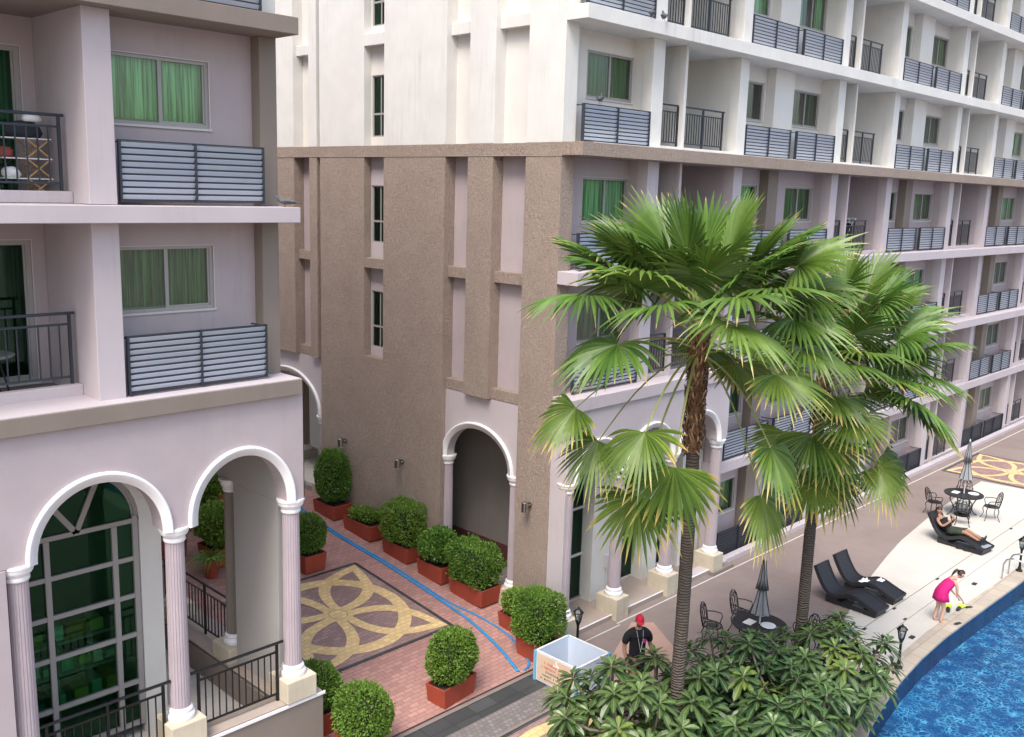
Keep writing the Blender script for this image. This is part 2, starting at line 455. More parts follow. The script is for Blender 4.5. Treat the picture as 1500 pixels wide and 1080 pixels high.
# basin
mb=MB()
PI_=offs(POOL,-.002)
vs=[(x,y,G-.03) for x,y in PI_]+[(x,y,G-.52) for x,y in PI_]
mb.add(vs,[(i,(i+1)%n,n+(i+1)%n,n+i) for i in range(n)],1)
mb.add([(x,y,G-.52) for x,y in PI_],[tuple(reversed(range(n)))],0)
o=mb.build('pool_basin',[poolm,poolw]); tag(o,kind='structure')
mb=MB(); mb.add([(x,y,G-.06) for x,y in offs(POOL,-.004)],[tuple(reversed(range(n)))])
o=mb.build('pool_water',waterm); tag(o,kind='structure')
# cream deck
edge=[(13.4,6.9),(14.5,7.5),(16,7.95),(18,8.45),(20.2,9.0),(22.2,9.52),(24.7,10.1),(26.4,10.42),(28.1,10.7),(31.5,11.05),(34,11.2),(36.7,11.3),(36.85,9.9),(36.9,7.6)]
low=[p for p in COPE if 13.5<p[0]<44]
inner=[(p[0],p[1]+.004) for p in reversed(low) if p[0]<36.8]
poly=edge+[(36.9,7.53)]+inner
mb=MB(); mb.add([(x,y,G+.004) for x,y in poly],[tuple(reversed(range(len(poly))))])
o=mb.build('pool_deck',whited); tag(o,kind='structure')
bm=bmesh.new(); bm.from_mesh(o.data); bmesh.ops.triangulate(bm,faces=bm.faces); 
for f in bm.faces:
    if f.normal.z<0: f.normal_flip()
bm.to_mesh(o.data); bm.free()
# drainage joints in the cream deck
jm=mat_plain('dark_joint',(.22,.19,.16),.8)
mb=MB()
mb.box(20.6,36.8,8.80,8.818,G+.001,G+.008)
mb.box(14.5,36.8,8.28,8.292,G+.001,G+.0075)
o=mb.build('deck_joint',jm); tag(o,kind='structure')
mb=MB()
for x in (21.3,23.0,25.8,29.0,31.8,34.6): mb.box(x,x+.16,8.74,8.80,G+.001,G+.012)
for x in (22.6,24.9,): mb.box(x,x+.14,8.30,8.36,G+.001,G+.012)
for x,y in ((19.0,7.62),(21.7,7.75),(26.2,7.9)): mb.box(x,x+.16,y,y+.1,G+.001,G+.03)
o=mb.build('drain_slots',mat_plain('drain_black',(.03,.03,.03),.6)); tag(o,kind='structure')
# pale line along the facade and walkway kerb
mb=MB(); mb.box(17.2,60,12.93,12.965,G+.001,G+.008); mb.box(13.9,17.2,12.85,12.88,G+.001,G+.006)
o=mb.build('pavement_line',mat_plain('pale_line',(.62,.58,.55),.7,var=.15,scale=3)); tag(o,kind='structure')
# brick walkway: a ramp that climbs between the buildings
X0,X1=8.9,15.55
def ramp_sheet(name,mat,x0,x1,y0,y1,dz,thick=None,step=None):
    mb=MB(); ys=[y0]+[y for y in (12.4,22.5) if y0<y<y1]+[y1]
    for a,b in zip(ys[:-1],ys[1:]):
        mb.add([(x0,a,ramp_z(a)+dz),(x1,a,ramp_z(a)+dz),(x1,b,ramp_z(b)+dz),(x0,b,ramp_z(b)+dz)],[(0,1,2,3)])
    o=mb.build(name,mat); tag(o,kind='structure'); return o
ramp_sheet('brick_walkway',brick,X0,15.42,12.75,22.52,.004)
ramp_sheet('brick_walkway',brick,2,15.62,22.52,31.5,.004)
ramp_sheet('niche_floor',greyt,15.62,17.6,14.3,31,.0)
mb=MB()
mb.add([(X0,12.4,G-.02),(X0,22.5,G-.02),(X0,22.5,.36),(X0,12.4,G)],[(0,1,2,3)]); 
o=mb.build('walkway_side',greyt); tag(o,kind='structure')
ramp_sheet('slate_strip',blackt,8.9,14.6,12.12,12.62,.008)
ramp_sheet('sett_strip',greyt,8.9,14.4,11.5,12.11,.006)
mb=MB(); mb.add([(14.9,11.6,G+.005),(17.5,12.75,G+.005),(17.9,12.4,G+.005),(17.0,11.0,G+.005),(15.2,10.6,G+.005)],[(4,3,2,1,0)])
o=mb.build('salmon_patch',salmon); tag(o,kind='structure')

def medallion(cx,cy,half,slope,base,r=None,name='paving_medallion',bk=1.0):
    r=r or half*.93
    zf=lambda x,y:(ramp_z(y) if slope else base)
    def sheet(nm,mat,polys,dz):
        mb=MB()
        for P in polys:
            mb.add([(x,y,zf(x,y)+dz) for x,y in P],[tuple(range(len(P)))])
        o=mb.build(nm,mat); tag(o,kind='structure'); return o
    h=half
    def strip(a,b,w):     # band between polylines
        out=[]
        for i in range(len(a)-1): out.append([a[i],a[i+1],b[i+1],b[i]])
        return out
    sheet(name+'_field',purple,[[(cx-h,cy-h),(cx+h,cy-h),(cx+h,cy+h),(cx-h,cy+h)]],.010)
    bw=.09; H=h+bw; q=[]
    q+=[[(cx-H,cy-H),(cx+H,cy-H),(cx+H,cy-h),(cx-H,cy-h)],[(cx-H,cy+h),(cx+H,cy+h),(cx+H,cy+H),(cx-H,cy+H)],
        [(cx-H,cy-h),(cx-h,cy-h),(cx-h,cy+h),(cx-H,cy+h)],[(cx+h,cy-h),(cx+H,cy-h),(cx+H,cy+h),(cx+h,cy+h)]]
    sheet(name+'_border',blackt,q,.013)
    yl=[]; N=64
    a=[(cx+(r-.30*bk)*math.cos(2*PI*k/N),cy+(r-.30*bk)*math.sin(2*PI*k/N)) for k in range(N+1)]
    b=[(cx+r*math.cos(2*PI*k/N),cy+r*math.sin(2*PI*k/N)) for k in range(N+1)]
    sheet(name+'_ring',yellow,strip(a,b,0),.016)
    L=h*math.sqrt(2)*.985; polys=[]
    for q_ in range(4):
        ang=PI/4+q_*PI/2; ca,sa=math.cos(ang),math.sin(ang)
        T=lambda u,v:(cx+u*ca-v*sa, cy+u*sa+v*ca)
        for s_ in (1,-1):
            A=[];B=[]
            for k in range(21):
                u=L*(k/20); t=k/20
                o_=.64*half/1.77*math.sin(PI*t**.92)
                wv=.29*bk*(1-.10*t)
                A.append(T(u,s_*(o_+.0))); B.append(T(u,s_*max(0.0,o_-wv)) if 0 else T(u,s_*(o_-wv if o_>wv else max(0,o_*.0))))
            P=strip(A,B,0)
            polys+= P if s_<0 else [list(reversed(p)) for p in P]
    sheet(name+'_petals',yellow,polys,.020)
    N=32
    sheet(name+'_centre',yellow,[[(cx+.34*math.cos(2*PI*k/N),cy+.34*math.sin(2*PI*k/N)) for k in range(N)]],.024)
    a=[(cx+.20*math.cos(2*PI*k/N),cy+.20*math.sin(2*PI*k/N)) for k in range(N+1)]
    b=[(cx+.215*math.cos(2*PI*k/N),cy+.215*math.sin(2*PI*k/N)) for k in range(N+1)]
    sheet(name+'_groove',purple,strip(a,b,0),.027)
medallion(12.0,16.87,1.78,True,0)
medallion(38.9,10.9,1.85,False,G,name='far_medallion',bk=.72)
medallion(12.35,9.55,1.78,False,G,name='near_medallion')
# ------------------------------------------------------------------ building kit (cached meshes, local: x right, facing -y, z up)
CACHE={}
def cached(key,fn):
    if key not in CACHE: CACHE[key]=fn()
    return CACHE[key]

def curtain_mesh(w,h,mat,seed,gap=0):
    r=random.Random(seed); mb=MB(); n=max(16,int(w/.018)); ph=r.random()*6
    x0=.0; spans=[(0,w/2-gap),(w/2+gap,w)] if gap else [(0,w)]
    for (a,b) in spans:
        vs=[]; 
        for i in range(n+1):
            x=a+(b-a)*i/n
            y=.020*math.sin(x*58+ph+1.4*math.sin(x*7+ph))+.013*math.sin(x*29+ph*2)
            for z,k in ((0,1.25),(h*.5,1.0),(h,.7)): vs.append((x,y*k,z))
        fs=[]
        for i in range(n):
            for j in range(2):
                p=i*3+j; fs.append((p,p+3,p+4,p+1))
        mb.add(vs,fs)
    return mb.mesh('curtain',mat,smooth=True)

def window(root,x,y,z,w,h,rot=0,kind='slide',cm=0,gap=0,seed=0,name='window',glass=None,fr=.045,sill=True):
    """framed window set in a wall opening; (x,y,z) = lower left corner of the opening in the wall's front plane"""
    glass=glass or glassg
    def fm():
        mb=MB(); d0,d1=.03,.10
        mb.box(0,w,d0,d1,0,fr); mb.box(0,w,d0,d1,h-fr,h); mb.box(0,fr,d0,d1,fr,h-fr); mb.box(w-fr,w,d0,d1,fr,h-fr)
        if kind=='slide':
            mb.box(w/2-.028,w/2+.028,d0+.008,d1-.008,fr,h-fr)
            mb.box(fr+.001,w/2-.03,d0+.03,d1-.02,fr,fr+.03); mb.box(w/2+.03,w-fr-.001,d0+.03,d1-.02,fr,fr+.03)
            mb.box(w-fr-.03,w-fr-.001,d0+.022,d1-.02,fr+.032,h-fr-.001)
        if kind=='hung':
            mb.box(fr,w-fr,d0+.006,d1-.006,h*.36,h*.36+.05); mb.box(w*.62,w*.62+.035,d0+.012,d1-.012,fr,h-fr)
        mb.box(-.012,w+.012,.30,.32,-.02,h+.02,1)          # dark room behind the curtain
        if sill:
            mb.box(-.03,w+.03,-.025,.028,-.035,-.003,2); 
            mb.box(-.016,-.003,-.008,.028,.0,h,2); mb.box(w+.003,w+.016,-.008,.028,.0,h,2); mb.box(-.016,w+.016,-.008,.028,h+.003,h+.016,2)
        return mb.mesh('window',[framem,roomm,sillm])
    me=cached(('win',w,h,kind,sill,fr),fm)
    o=put(name,me,root,world=True,loc=(x,y,z),rot=rot)
    def gm():
        mb=MB()
        if kind=='slide':
            mb.add([(fr,.058,fr),(w/2,.058,fr),(w/2,.058,h-fr),(fr,.058,h-fr)],[(0,1,2,3)])
            mb.add([(w/2,.072,fr),(w-fr,.072,fr),(w-fr,.072,h-fr),(w/2,.072,h-fr)],[(0,1,2,3)])
        else: mb.add([(fr,.06,fr),(w-fr,.06,fr),(w-fr,.06,h-fr),(fr,.06,h-fr)],[(0,1,2,3)])
        return mb.mesh('pane',glass)
    put('pane',cached(('pane',w,h,kind,fr,glass.name),gm),o)
    if cm is not None:
        sd=seed%3
        c=put('curtain',cached(('cur',w,h,cm,sd,gap),lambda:curtain_mesh(w-.03,h-.03,curt[cm],sd*11+1,gap)),o,loc=(.015,.165,.015))
    return o

gapshadem=mat_plain('louver_gap_shade',(.085,.09,.105),.8)  # dark sheet added behind the slats, its colour stands in for gap shade
def louver(root,x,y,z,w,h,mat=None,rot=0,posts=2):
    mat=mat or louv
    def fm():
        mb=MB(); n=9; p=h/n
        mb.box(.014,w-.014,.052,.056,0,h,2)
        for i in range(n):
            zc=p*(i+.5)
            m=Matrix.Rotation(math.radians(22),3,'X')
            mb.obox((w/2,.004,zc+.004),w-.026,.010,.060*h/.77,m,0)
        mb.box(-.012,.012,-.035,.045,-.02,h+.02,1); mb.box(w-.012,w+.012,-.035,.045,-.02,h+.02,1); mb.box(w/2-.012,w/2+.012,-.04,.045,-.02,h+.02,1)
        mb.box(-.01,w+.01,-.01,.02,h+.004,h+.024,1); mb.box(-.01,w+.01,-.01,.02,-.02,-.002,1)
        mb.box(w-.01,w+.01,.02,.42,h-.02,h,1)
        mb.box(-.01,.01,.02,.42,h-.02,h,1)
        return mb.mesh('louver_screen',[mat,railm,gapshadem])
    return put('louver_screen',cached(('lou',w,h,mat.name),fm),root,world=True,loc=(x,y,z),rot=rot)

def railing(root,x,y,z,w,h,rot=0,mat=None,name='railing',posts=1,lw=.11,top=.022,over=.07,ends=(1,1)):
    mat=mat or railm
    def fm():
        mb=MB()
        mb.tube([(-over*ends[0],0,h),(w+over*ends[1],0,h)],top,8)
        P=[0]+[w*(i+1)/(posts+1) for i in range(posts)]+[w]
        for p in P: mb.box(p-.02,p+.02,-.02,.02,-.06,h-.015)
        mb.box(.02,w-.02,-.013,.013,h-.17,h-.14); mb.box(.02,w-.02,-.013,.013,.05,.08)
        n=int(w/lw)
        for i in range(1,n):
            xx=w*i/n
            if min(abs(xx-p) for p in P)<.04: continue
            mb.box(xx-.009,xx+.009,-.009,.009,.08,h-.17)
        return mb.mesh(name,mat)
    return put(name,cached(('rail',round(w,3),h,mat.name,posts,lw,ends),fm),root,world=True,loc=(x,y,z),rot=rot)

colm=mat_paint('lilac_column_paint',(.44,.375,.405),bump=.2,streak=.2)
def column_mesh(h,r=.15,mat=None):
    mb=MB(); nf=20; n=nf*6
    base=[(r*1.36,0),(r*1.42,.03),(r*1.42,.07),(r*1.3,.095),(r*1.2,.10),(r*1.24,.13),(r*1.24,.155),(r*1.12,.18),(r*1.05,.19)]
    mb.lathe(base,n=40,mi=1)
    cz=h-.22
    cap=[(r*.98,cz-.02),(r*1.06,cz),(r*1.06,cz+.03),(r*1.0,cz+.04),(r*1.0,cz+.06),(r*1.22,cz+.09),(r*1.34,cz+.12),(r*1.38,cz+.15),(r*1.38,cz+.18),(r*1.5,cz+.185),(r*1.5,h)]
    mb.lathe(cap,n=40,mi=1)
    fl=lambda a:1-.085*max(0,math.sin(a*nf))**.6 if math.sin(a*nf)>0 else 1.0
    mb.lathe([(r*1.0,.185),(r*1.0,.22),(r*.90,cz-.05),(r*.90,cz-.01)],n=n,mi=0,sq=fl,cap=False)
    return mb.mesh('column',[mat,trimw])
def column(root,x,y,z,h,r=.15,mat=None,shadow=None):
    mat=mat or colm
    me=cached(('col',h,r,mat.name),lambda:column_mesh(h,r,mat))
    return put('column',me,root,world=True,loc=(x,y,z))

# ================================================================== BUILDING A (left)
A=thing('apartment_building','lilac and taupe balcony block at the left edge, standing on white arches and fluted columns','building',(8.5,13.0,G))
def A_(name,mb,mat,bev=.008,smooth=False,split=True,root=None):
    o=None
    for m in (mb.islands() if split else [mb]): o=m.build(name,mat,root or A,world=True,bevel=bev,smooth=smooth)
    return o
XE=8.52     # right end of the block
# slabs
for (z0,z1,mt,yb) in ((5.99,6.235,taupe_s,12.95),(8.72,8.955,lilac_pale,12.95),(11.52,11.77,taupe_s,12.95),(14.3,14.55,ivory,12.95),(17.1,17.4,ivory,12.95)):
    mb=MB(); mb.box(-4,8.54,yb,15.2,z0,z1)
    A_('slab',mb,mt)
    if mt is taupe_s and z0<7:
        mb=MB(); mb.box(-4,8.53,yb+.012,13.8,z1+.001,z1+.012); A_('ledge',mb,lilac_pale,0)
mb=MB(); mb.box(8.30,XE,15.2,30,6.0,17.3); mb.box(-4,8.3,15.25,30,6.0,17.3); mb.box(8.30,XE,15.2,15.4,4.6,6.0)
A_('wall',mb,lilac,0)
WZ=[(6.24,lilac,taupe_s,lilac),(8.96,lilac,taupe_s,lilac),(11.77,ivory,ivory,ivory),(14.55,ivory,ivory,ivory)]
TOPS=[8.72,11.52,14.3,17.1]
for fi,((z,wm,pm,cm_),zt) in enumerate(zip(WZ,TOPS)):
    wx0,wx1=6.0,7.50; wz0,wz1=z+1.13,z+2.10
    mb=MB(); wall_grid(mb,'x',5.79,8.50,z,zt,13.80,13.97,[(wx0,wx1,wz0,wz1)])
    A_('wall',mb,wm,0)
    mb=MB(); mb.box(8.22,XE,13.55,13.795,z,zt); A_('pilaster',mb,pm)
    mb=MB(); mb.box(8.505,8.521,13.8,15.2,z,zt); A_('wall',mb,pm,0)
    # column and partition
    mb=MB(); mb.box(5.42,5.80,13.25,13.6,z,zt); A_('pier',mb,lilac_pale if fi<2 else ivory)
    mb=MB(); mb.box(5.425,5.79,13.602,15.2,z,zt); A_('partition',mb,lilac_pale if fi<2 else ivory,0)
    # balcony back wall with sliding door
    mb=MB(); wall_grid(mb,'x',1.3,5.42,z,zt,14.95,15.1,[(3.0,5.22,z+.05,z+2.15)]); A_('wall',mb,lilac if fi<2 else ivory,0)
    window(A,3.0,14.95,z+.05,2.22,2.10,kind='slide',cm=[2,0,0,0][fi],gap=.5 if fi==0 else 0,seed=fi,name='door',glass=glassd,fr=.07)
    mb=MB(); mb.box(1.3,5.42,13.8,13.95,z,z+.16); A_('curb',mb,lilac_pale if fi<2 else ivory)
    railing(A,2.9,13.93,z+.20,2.42,.98,posts=1,lw=.14)
    mb=MB(); mb.box(.9,1.3,13.25,15.2,z,zt); A_('pier',mb,lilac_pale if fi<2 else ivory)
    mb=MB(); mb.box(-4,.9,13.8,14.0,z,zt); A_('wall',mb,wm,0)
    window(A,wx0,13.80,wz0,wx1-wx0,wz1-wz0,cm=[1,0,0,1][fi],seed=fi+1)
    louver(A,5.86,13.27,z+.06,2.22,.80)
mb=MB(); mb.box(-4,8.54,12.95,30,17.4,17.7); A_('parapet',mb,ivory)
# --- arcade
AX=[4.18,6.42,8.46]
mb=MB()
arch_wall(mb,'x',-4,8.62,4.20,5.985,13.05,13.42,[(5.28,.90,4.22,.93),(7.50,.80,4.26,.88)])
A_('arcade_wall',mb,lilac,0)
mb=MB(); arch_trim(mb,'x',5.28,.90,4.22,.93,.135,12.99,13.06,stilt=.04); arch_trim(mb,'x',7.50,.80,4.26,.88,.135,12.99,13.06,stilt=.08)
A_('arch_moulding',mb,trimw,0,True)
for x in AX[0:]:
    column(A,x,13.22,1.07,3.13,.155)
mb=MB()
for x in AX: mb.box(x-.29,x+.29,12.93,13.51,.68,1.068)
mb.box(8.17,8.77,14.86,15.46,.62,.95); mb.box(8.2,8.74,17.2,17.75,.62,.95)
A_('plinth',mb,stone,.015)
mb=MB(); mb.box(-4,3.98,13.02,13.4,G,4.19); A_('wall',mb,lilac,0)
# parapet wall and side kerb of the porch
mb=MB(); mb.box(-4,8.92,12.99,13.45,G-.1,.64); mb.box(8.50,8.92,13.46,22,G-.1,.64); A_('porch_wall',mb,taupe_s)
mb=MB(); mb.box(-4,8.95,12.96,12.985,.60,.66); A_('white_edge',mb,trimw)
mb=MB(); mb.box(-4,8.9,13.0,13.44,.645,.675); mb.box(8.14,8.9,13.45,22,.645,.675); A_('parapet_cap',mb,taupe_l)
mb=MB(); mb.box(8.12,8.49,13.46,22,.12,.60); A_('kerb',mb,taupe_s)
mb=MB(); mb.box(-4,8.12,13.46,22,-.1,.12); A_('porch_floor',mb,porchf,0)
# side arches
mb=MB(); arch_wall(mb,'y',13.43,22,4.10,5.985,8.34,8.60,[(16.25,.85,4.12,.88),(18.6,.95,4.12,.9)]); 
mb.box(8.34,8.60,13.43,14.86,.68,4.095)
A_('side_wall',mb,greyw,0)
mb=MB(); mb.box(8.605,8.62,13.05,22,4.2,5.98); A_('side_facing',mb,lilac,0)
column(A,8.47,15.15,.95,3.15,.15,mat=taupe_s); column(A,8.47,17.48,.95,3.15,.15,mat=taupe_s)
railing(A,8.47,17.15,.72,1.75,.98,rot=-PI/2,mat=blackm,posts=1,lw=.12,over=.02)
railing(A,8.47,21.5,.72,3.6,.98,rot=-PI/2,mat=blackm,posts=2,lw=.12,over=.02)
railing(A,6.72,13.2,.74,1.42,.98,mat=blackm,posts=0,lw=.115,top=.026,over=.12)
railing(A,4.42,13.2,.74,1.72,.98,mat=blackm,posts=1,lw=.115,top=.026,over=.12)
# back wall with arched shop window
mb=MB(); arch_wall(mb,'x',6.50,6.86,.12,5.98,14.6,14.78,[]); mb.box(-4,3.9,14.6,14.78,.12,5.98)
arch_wall(mb,'x',3.9,6.50,3.9,5.98,14.6,14.78,[(5.2,1.30,3.95,1.05)]); mb.box(6.70,6.86,14.79,22,.12,5.98)
A_('wall',mb,ivory,0)
mb=MB(); mb.box(-4,8.33,13.43,22,5.90,5.98); A_('porch_ceiling',mb,ivory,0)
sw=MB(); F=lambda a,b,c,d:sw.box(a,b,14.63,14.71,c,d)
gx0,gx1=3.9,6.5
F(gx0,gx1,.32,.40)
for z in (1.06,1.90,2.58,3.22,3.86): F(gx0,gx1,z,z+.075)
for x in (5.02,6.06,3.95,6.40): sw.box(x,x+.085,14.62,14.715,.40,3.86 if x in (5.02,6.06) else 3.98)
# V mullions and arched head
for (a,b) in (((5.52,3.9),(4.75,4.98)),((5.52,3.9),(5.98,4.92))):
    va=Vector((a[0],14.67,a[1])); vb=Vector((b[0],14.67,b[1])); d=vb-va
    m=Matrix.Rotation(-math.atan2(d.z,d.x),3,'Y'); sw.obox((va+vb)/2,d.length,.08,.085,m)
arc=[]
arch_trim(sw,'x',5.2,1.22,3.95,.97,.08,14.62,14.72)
swo=A_('shop_window',sw,framem,0,split=False)
mb=MB(); N=24; pts=[(3.95,.40),(6.45,.40)]+[(5.2+1.26*math.cos(PI*k/N),3.95+1.01*math.sin(PI*k/N)) for k in range(N+1)]
mb.add([(x,14.675,z) for x,z in pts],[tuple(range(len(pts)))]); mb.build('pane',mat_glass('shop_green_glass',(.30,.62,.42),.9,.02,wav=.2,rc=(.20,.48,.30)),swo)
# interior of the shop
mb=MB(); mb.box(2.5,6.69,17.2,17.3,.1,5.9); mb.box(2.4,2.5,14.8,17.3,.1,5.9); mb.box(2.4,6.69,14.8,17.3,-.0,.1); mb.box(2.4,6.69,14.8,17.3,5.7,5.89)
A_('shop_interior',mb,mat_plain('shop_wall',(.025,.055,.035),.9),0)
shelfm=mat_plain('grey_shelf',(.30,.30,.29),.6)
mb=MB()
for z in (.55,1.15,1.72): mb.box(3.2,6.5,15.5,16.2,z,z+.05)
for x in (3.2,4.3,5.4,6.45): mb.box(x,x+.05,15.5,16.2,.12,1.8)
A_('shop_shelf',mb,shelfm,0,split=False)
goods=[mat_plain('goods_yellow',(.55,.50,.12),.6),mat_plain('goods_mint',(.25,.60,.42),.6),mat_plain('goods_white',(.75,.78,.72),.6),mat_plain('goods_orange',(.55,.22,.06),.6),mat_plain('goods_teal',(.06,.25,.22),.6)]
mb=MB(); r=random.Random(4)
for z in (.6,1.2,1.77):
    x=3.3
    while x<6.3:
        w_=r.uniform(.1,.34); h_=r.uniform(.1,.34)
        mb.box(x,x+w_,15.55+r.random()*.1,15.9+r.random()*.2,z+.001,z+h_,r.choice([0,0,1,2,2,3,4])); x+=w_+r.uniform(.02,.16)
A_('shop_goods',mb,goods,0,split=True)

# ================================================================== BUILDING B (right)
B=thing('apartment_building','long white and taupe apartment block with rows of louvred balconies behind the palms','building',(15.5,13.7,G))
def B_(name,mb,mat,bev=.008,smooth=False,split=True): return A_(name,mb,mat,bev,smooth,split,B)
XB=15.47; ZT=21.3; ZP=10.07
# end wall : piers and slab (front plane XB)
YN1=(14.76,15.77); YN2=(16.60,17.38); YW=(19.71,20.53); YG=(22.50,22.66); YN3=(23.02,23.78)
def endpart(y0,y1,z0,z1,x0=XB,x1=XB+.42,name='pier',low=taupe,up=white):
    if z0<ZP: 
        mb=MB(); mb.box(x0,x1,y0,y1,z0,min(z1,ZP)); B_(name,mb,low)
    if z1>ZP+.27:
        mb=MB(); mb.box(x0,x1,y0,y1,max(z0,ZP+.27),z1); B_(name,mb,up)
endpart(13.72,14.76,G-.1,ZT)                 # corner pier down to the ground
endpart(15.77,16.60,4.47,ZT)
endpart(22.66,23.02,4.47,ZT); endpart(23.78,26.8,4.47,ZT); endpart(26.3,26.8,G,4.46)
# central slab with the stair windows
def slabwall(z0,z1,mt,holes):
    mb=MB(); wall_grid(mb,'y',17.38,22.50,z0,z1,XB,XB+.42,holes); B_('end_wall',mb,mt,0)
hz=[(4.85,7.22),(7.47,ZP)]
slabwall(G-.1,ZP,taupe,[(YW[0],YW[1],a,b) for a,b in hz])
hz2=[(ZP+.27,12.80),(13.07,15.55),(15.82,18.3),(18.57,20.9)]
slabwall(ZP+.27,ZT,white,[(YW[0],YW[1],a,b) for a,b in hz2])
# brown band and cross bars
mb=MB(); mb.box(XB-.004,XB+.42,13.70,26.8,ZP+.001,ZP+.269); B_('band',mb,taupe)
mb=MB(); mb.box(XB-.012,XB-.005,13.70,26.8,ZP-.012,ZP+.004); B_('band_line',mb,taupe_l,0)
for z in (4.47,7.22,12.80,15.55,18.3):
    mt=taupe if z<ZP else white
    for a,b in (YN1,YN2,YN3):
        mb=MB(); mb.box(XB+.13,XB+.42,a+.001,b-.001,z,z+.26); B_('cross_bar',mb,mt)
    if z>4.5:
        mb=MB(); mb.box(XB+.06,XB+.42,YW[0]+.001,YW[1]-.001,z+.001,z+.249); B_('cross_bar',mb,mt)
# recessed panels
for (z0,z1,mt) in ((4.5,ZP,lilac),(ZP+.2,ZT,ivory)):
    mb=MB(); wall_grid(mb,'y',14.7,17.45,z0,z1,XB+.33,XB+.5,[]); wall_grid(mb,'y',22.45,23.9,z0,z1,XB+.33,XB+.5,[]); B_('niche_panel',mb,mt,0)
# stair windows, each in a panel
sw_=[(5.08,1.0+.52),(7.87,1.47),(10.57,1.53),(13.3,1.53),(16.05,1.53),(18.8,1.53)]
for (z0,z1,mt) in ((4.6,ZP,lilac_pale),(ZP+.2,ZT,ivory)):
    mb=MB(); wall_grid(mb,'y',19.6,20.6,z0,z1,XB+.24,XB+.4,[(YW[0]+.30,YW[1]-.02,a,a+b) for a,b in sw_ if z0<a<z1]); B_('window_panel',mb,mt,0)
for i,(a,b) in enumerate(sw_):
    window(B,XB+.24,YW[1]-.02,a,.50,b,rot=-PI/2,kind='hung',cm=None if i%2 else 2,seed=i,fr=.035,glass=glassd,sill=False)
# arches at the foot of the end wall
mb=MB(); arch_wall(mb,'y',14.76,17.50,2.75,4.465,XB+.14,XB+.40,[(16.22,1.10,2.78,.88)]); arch_wall(mb,'y',22.5,26.3,2.75,4.465,XB+.14,XB+.40,[(24.4,1.55,2.80,1.05)]); B_('arch_wall',mb,lilac_pale,0)
mb=MB(); arch_trim(mb,'y',16.22,1.10,2.78,.88,.14,XB+.07,XB+.15,stilt=.03); arch_trim(mb,'y',24.4,1.55,2.80,1.05,.14,XB+.07,XB+.15,stilt=.03); B_('arch_moulding',mb,trimw,0,True)
for y,z in ((15.02,-.02),(17.42,.02),(22.78,.62),(26.1,.7)):
    zb=z if y<20 else .72
    column(B,XB+.28,y,zb,2.75-zb,.15)
mb=MB()
mb.box(XB-.02,XB+.46,14.78,15.26,-.6,-.022); mb.box(XB-.02,XB+.46,17.2,17.66,-.4,.018); mb.box(XB-.02,XB+.5,22.56,23.0,.2,.718); mb.box(XB-.02,XB+.5,25.85,26.3,.2,.718); B_('plinth',mb,stone,.012)
nichem=mat_paint('dark_taupe_paint',(.25,.22,.20),bump=.3,streak=.2)  # the niche walls' own even dark taupe
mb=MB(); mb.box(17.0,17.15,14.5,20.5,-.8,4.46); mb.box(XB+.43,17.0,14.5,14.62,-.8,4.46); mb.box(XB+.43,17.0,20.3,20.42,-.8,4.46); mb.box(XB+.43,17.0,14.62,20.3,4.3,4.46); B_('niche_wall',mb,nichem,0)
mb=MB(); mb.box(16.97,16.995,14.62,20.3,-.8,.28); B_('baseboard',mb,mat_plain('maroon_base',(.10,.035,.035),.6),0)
# far passage behind the second arch
mb=MB(); mb.box(18.3,18.45,21,32,0,4.4); mb.box(XB+.43,18.3,21.0,21.2,.2,4.4); mb.box(XB,18.5,28.5,28.7,0,4.4); B_('passage_wall',mb,ivory,0)
mb=MB(); mb.box(XB+.43,18.3,21.2,28.5,.362,.46); B_('passage_floor',mb,porchf,0)
column(B,17.4,26.3,.72,3.3,.17,mat=taupe_l); mb=MB(); mb.box(17.1,17.7,26.0,26.6,.46,.72); B_('plinth',mb,stone)
# massing behind the facades
mb=MB(); mb.box(XB+.52,62,16.0,26.7,4.6,ZT-.02); mb.box(19,62,16.0,26.7,G,4.58); mb.box(17.16,19,15.45,20.9,G,4.58)
mb.box(XB,18.4,26.81,40,4.6,ZT-.02)
B_('core',mb,ivory,0)
mb=MB(); mb.box(XB-.1,62.1,13.0,26.9,ZT,ZT+.5); B_('roof',mb,ivory)

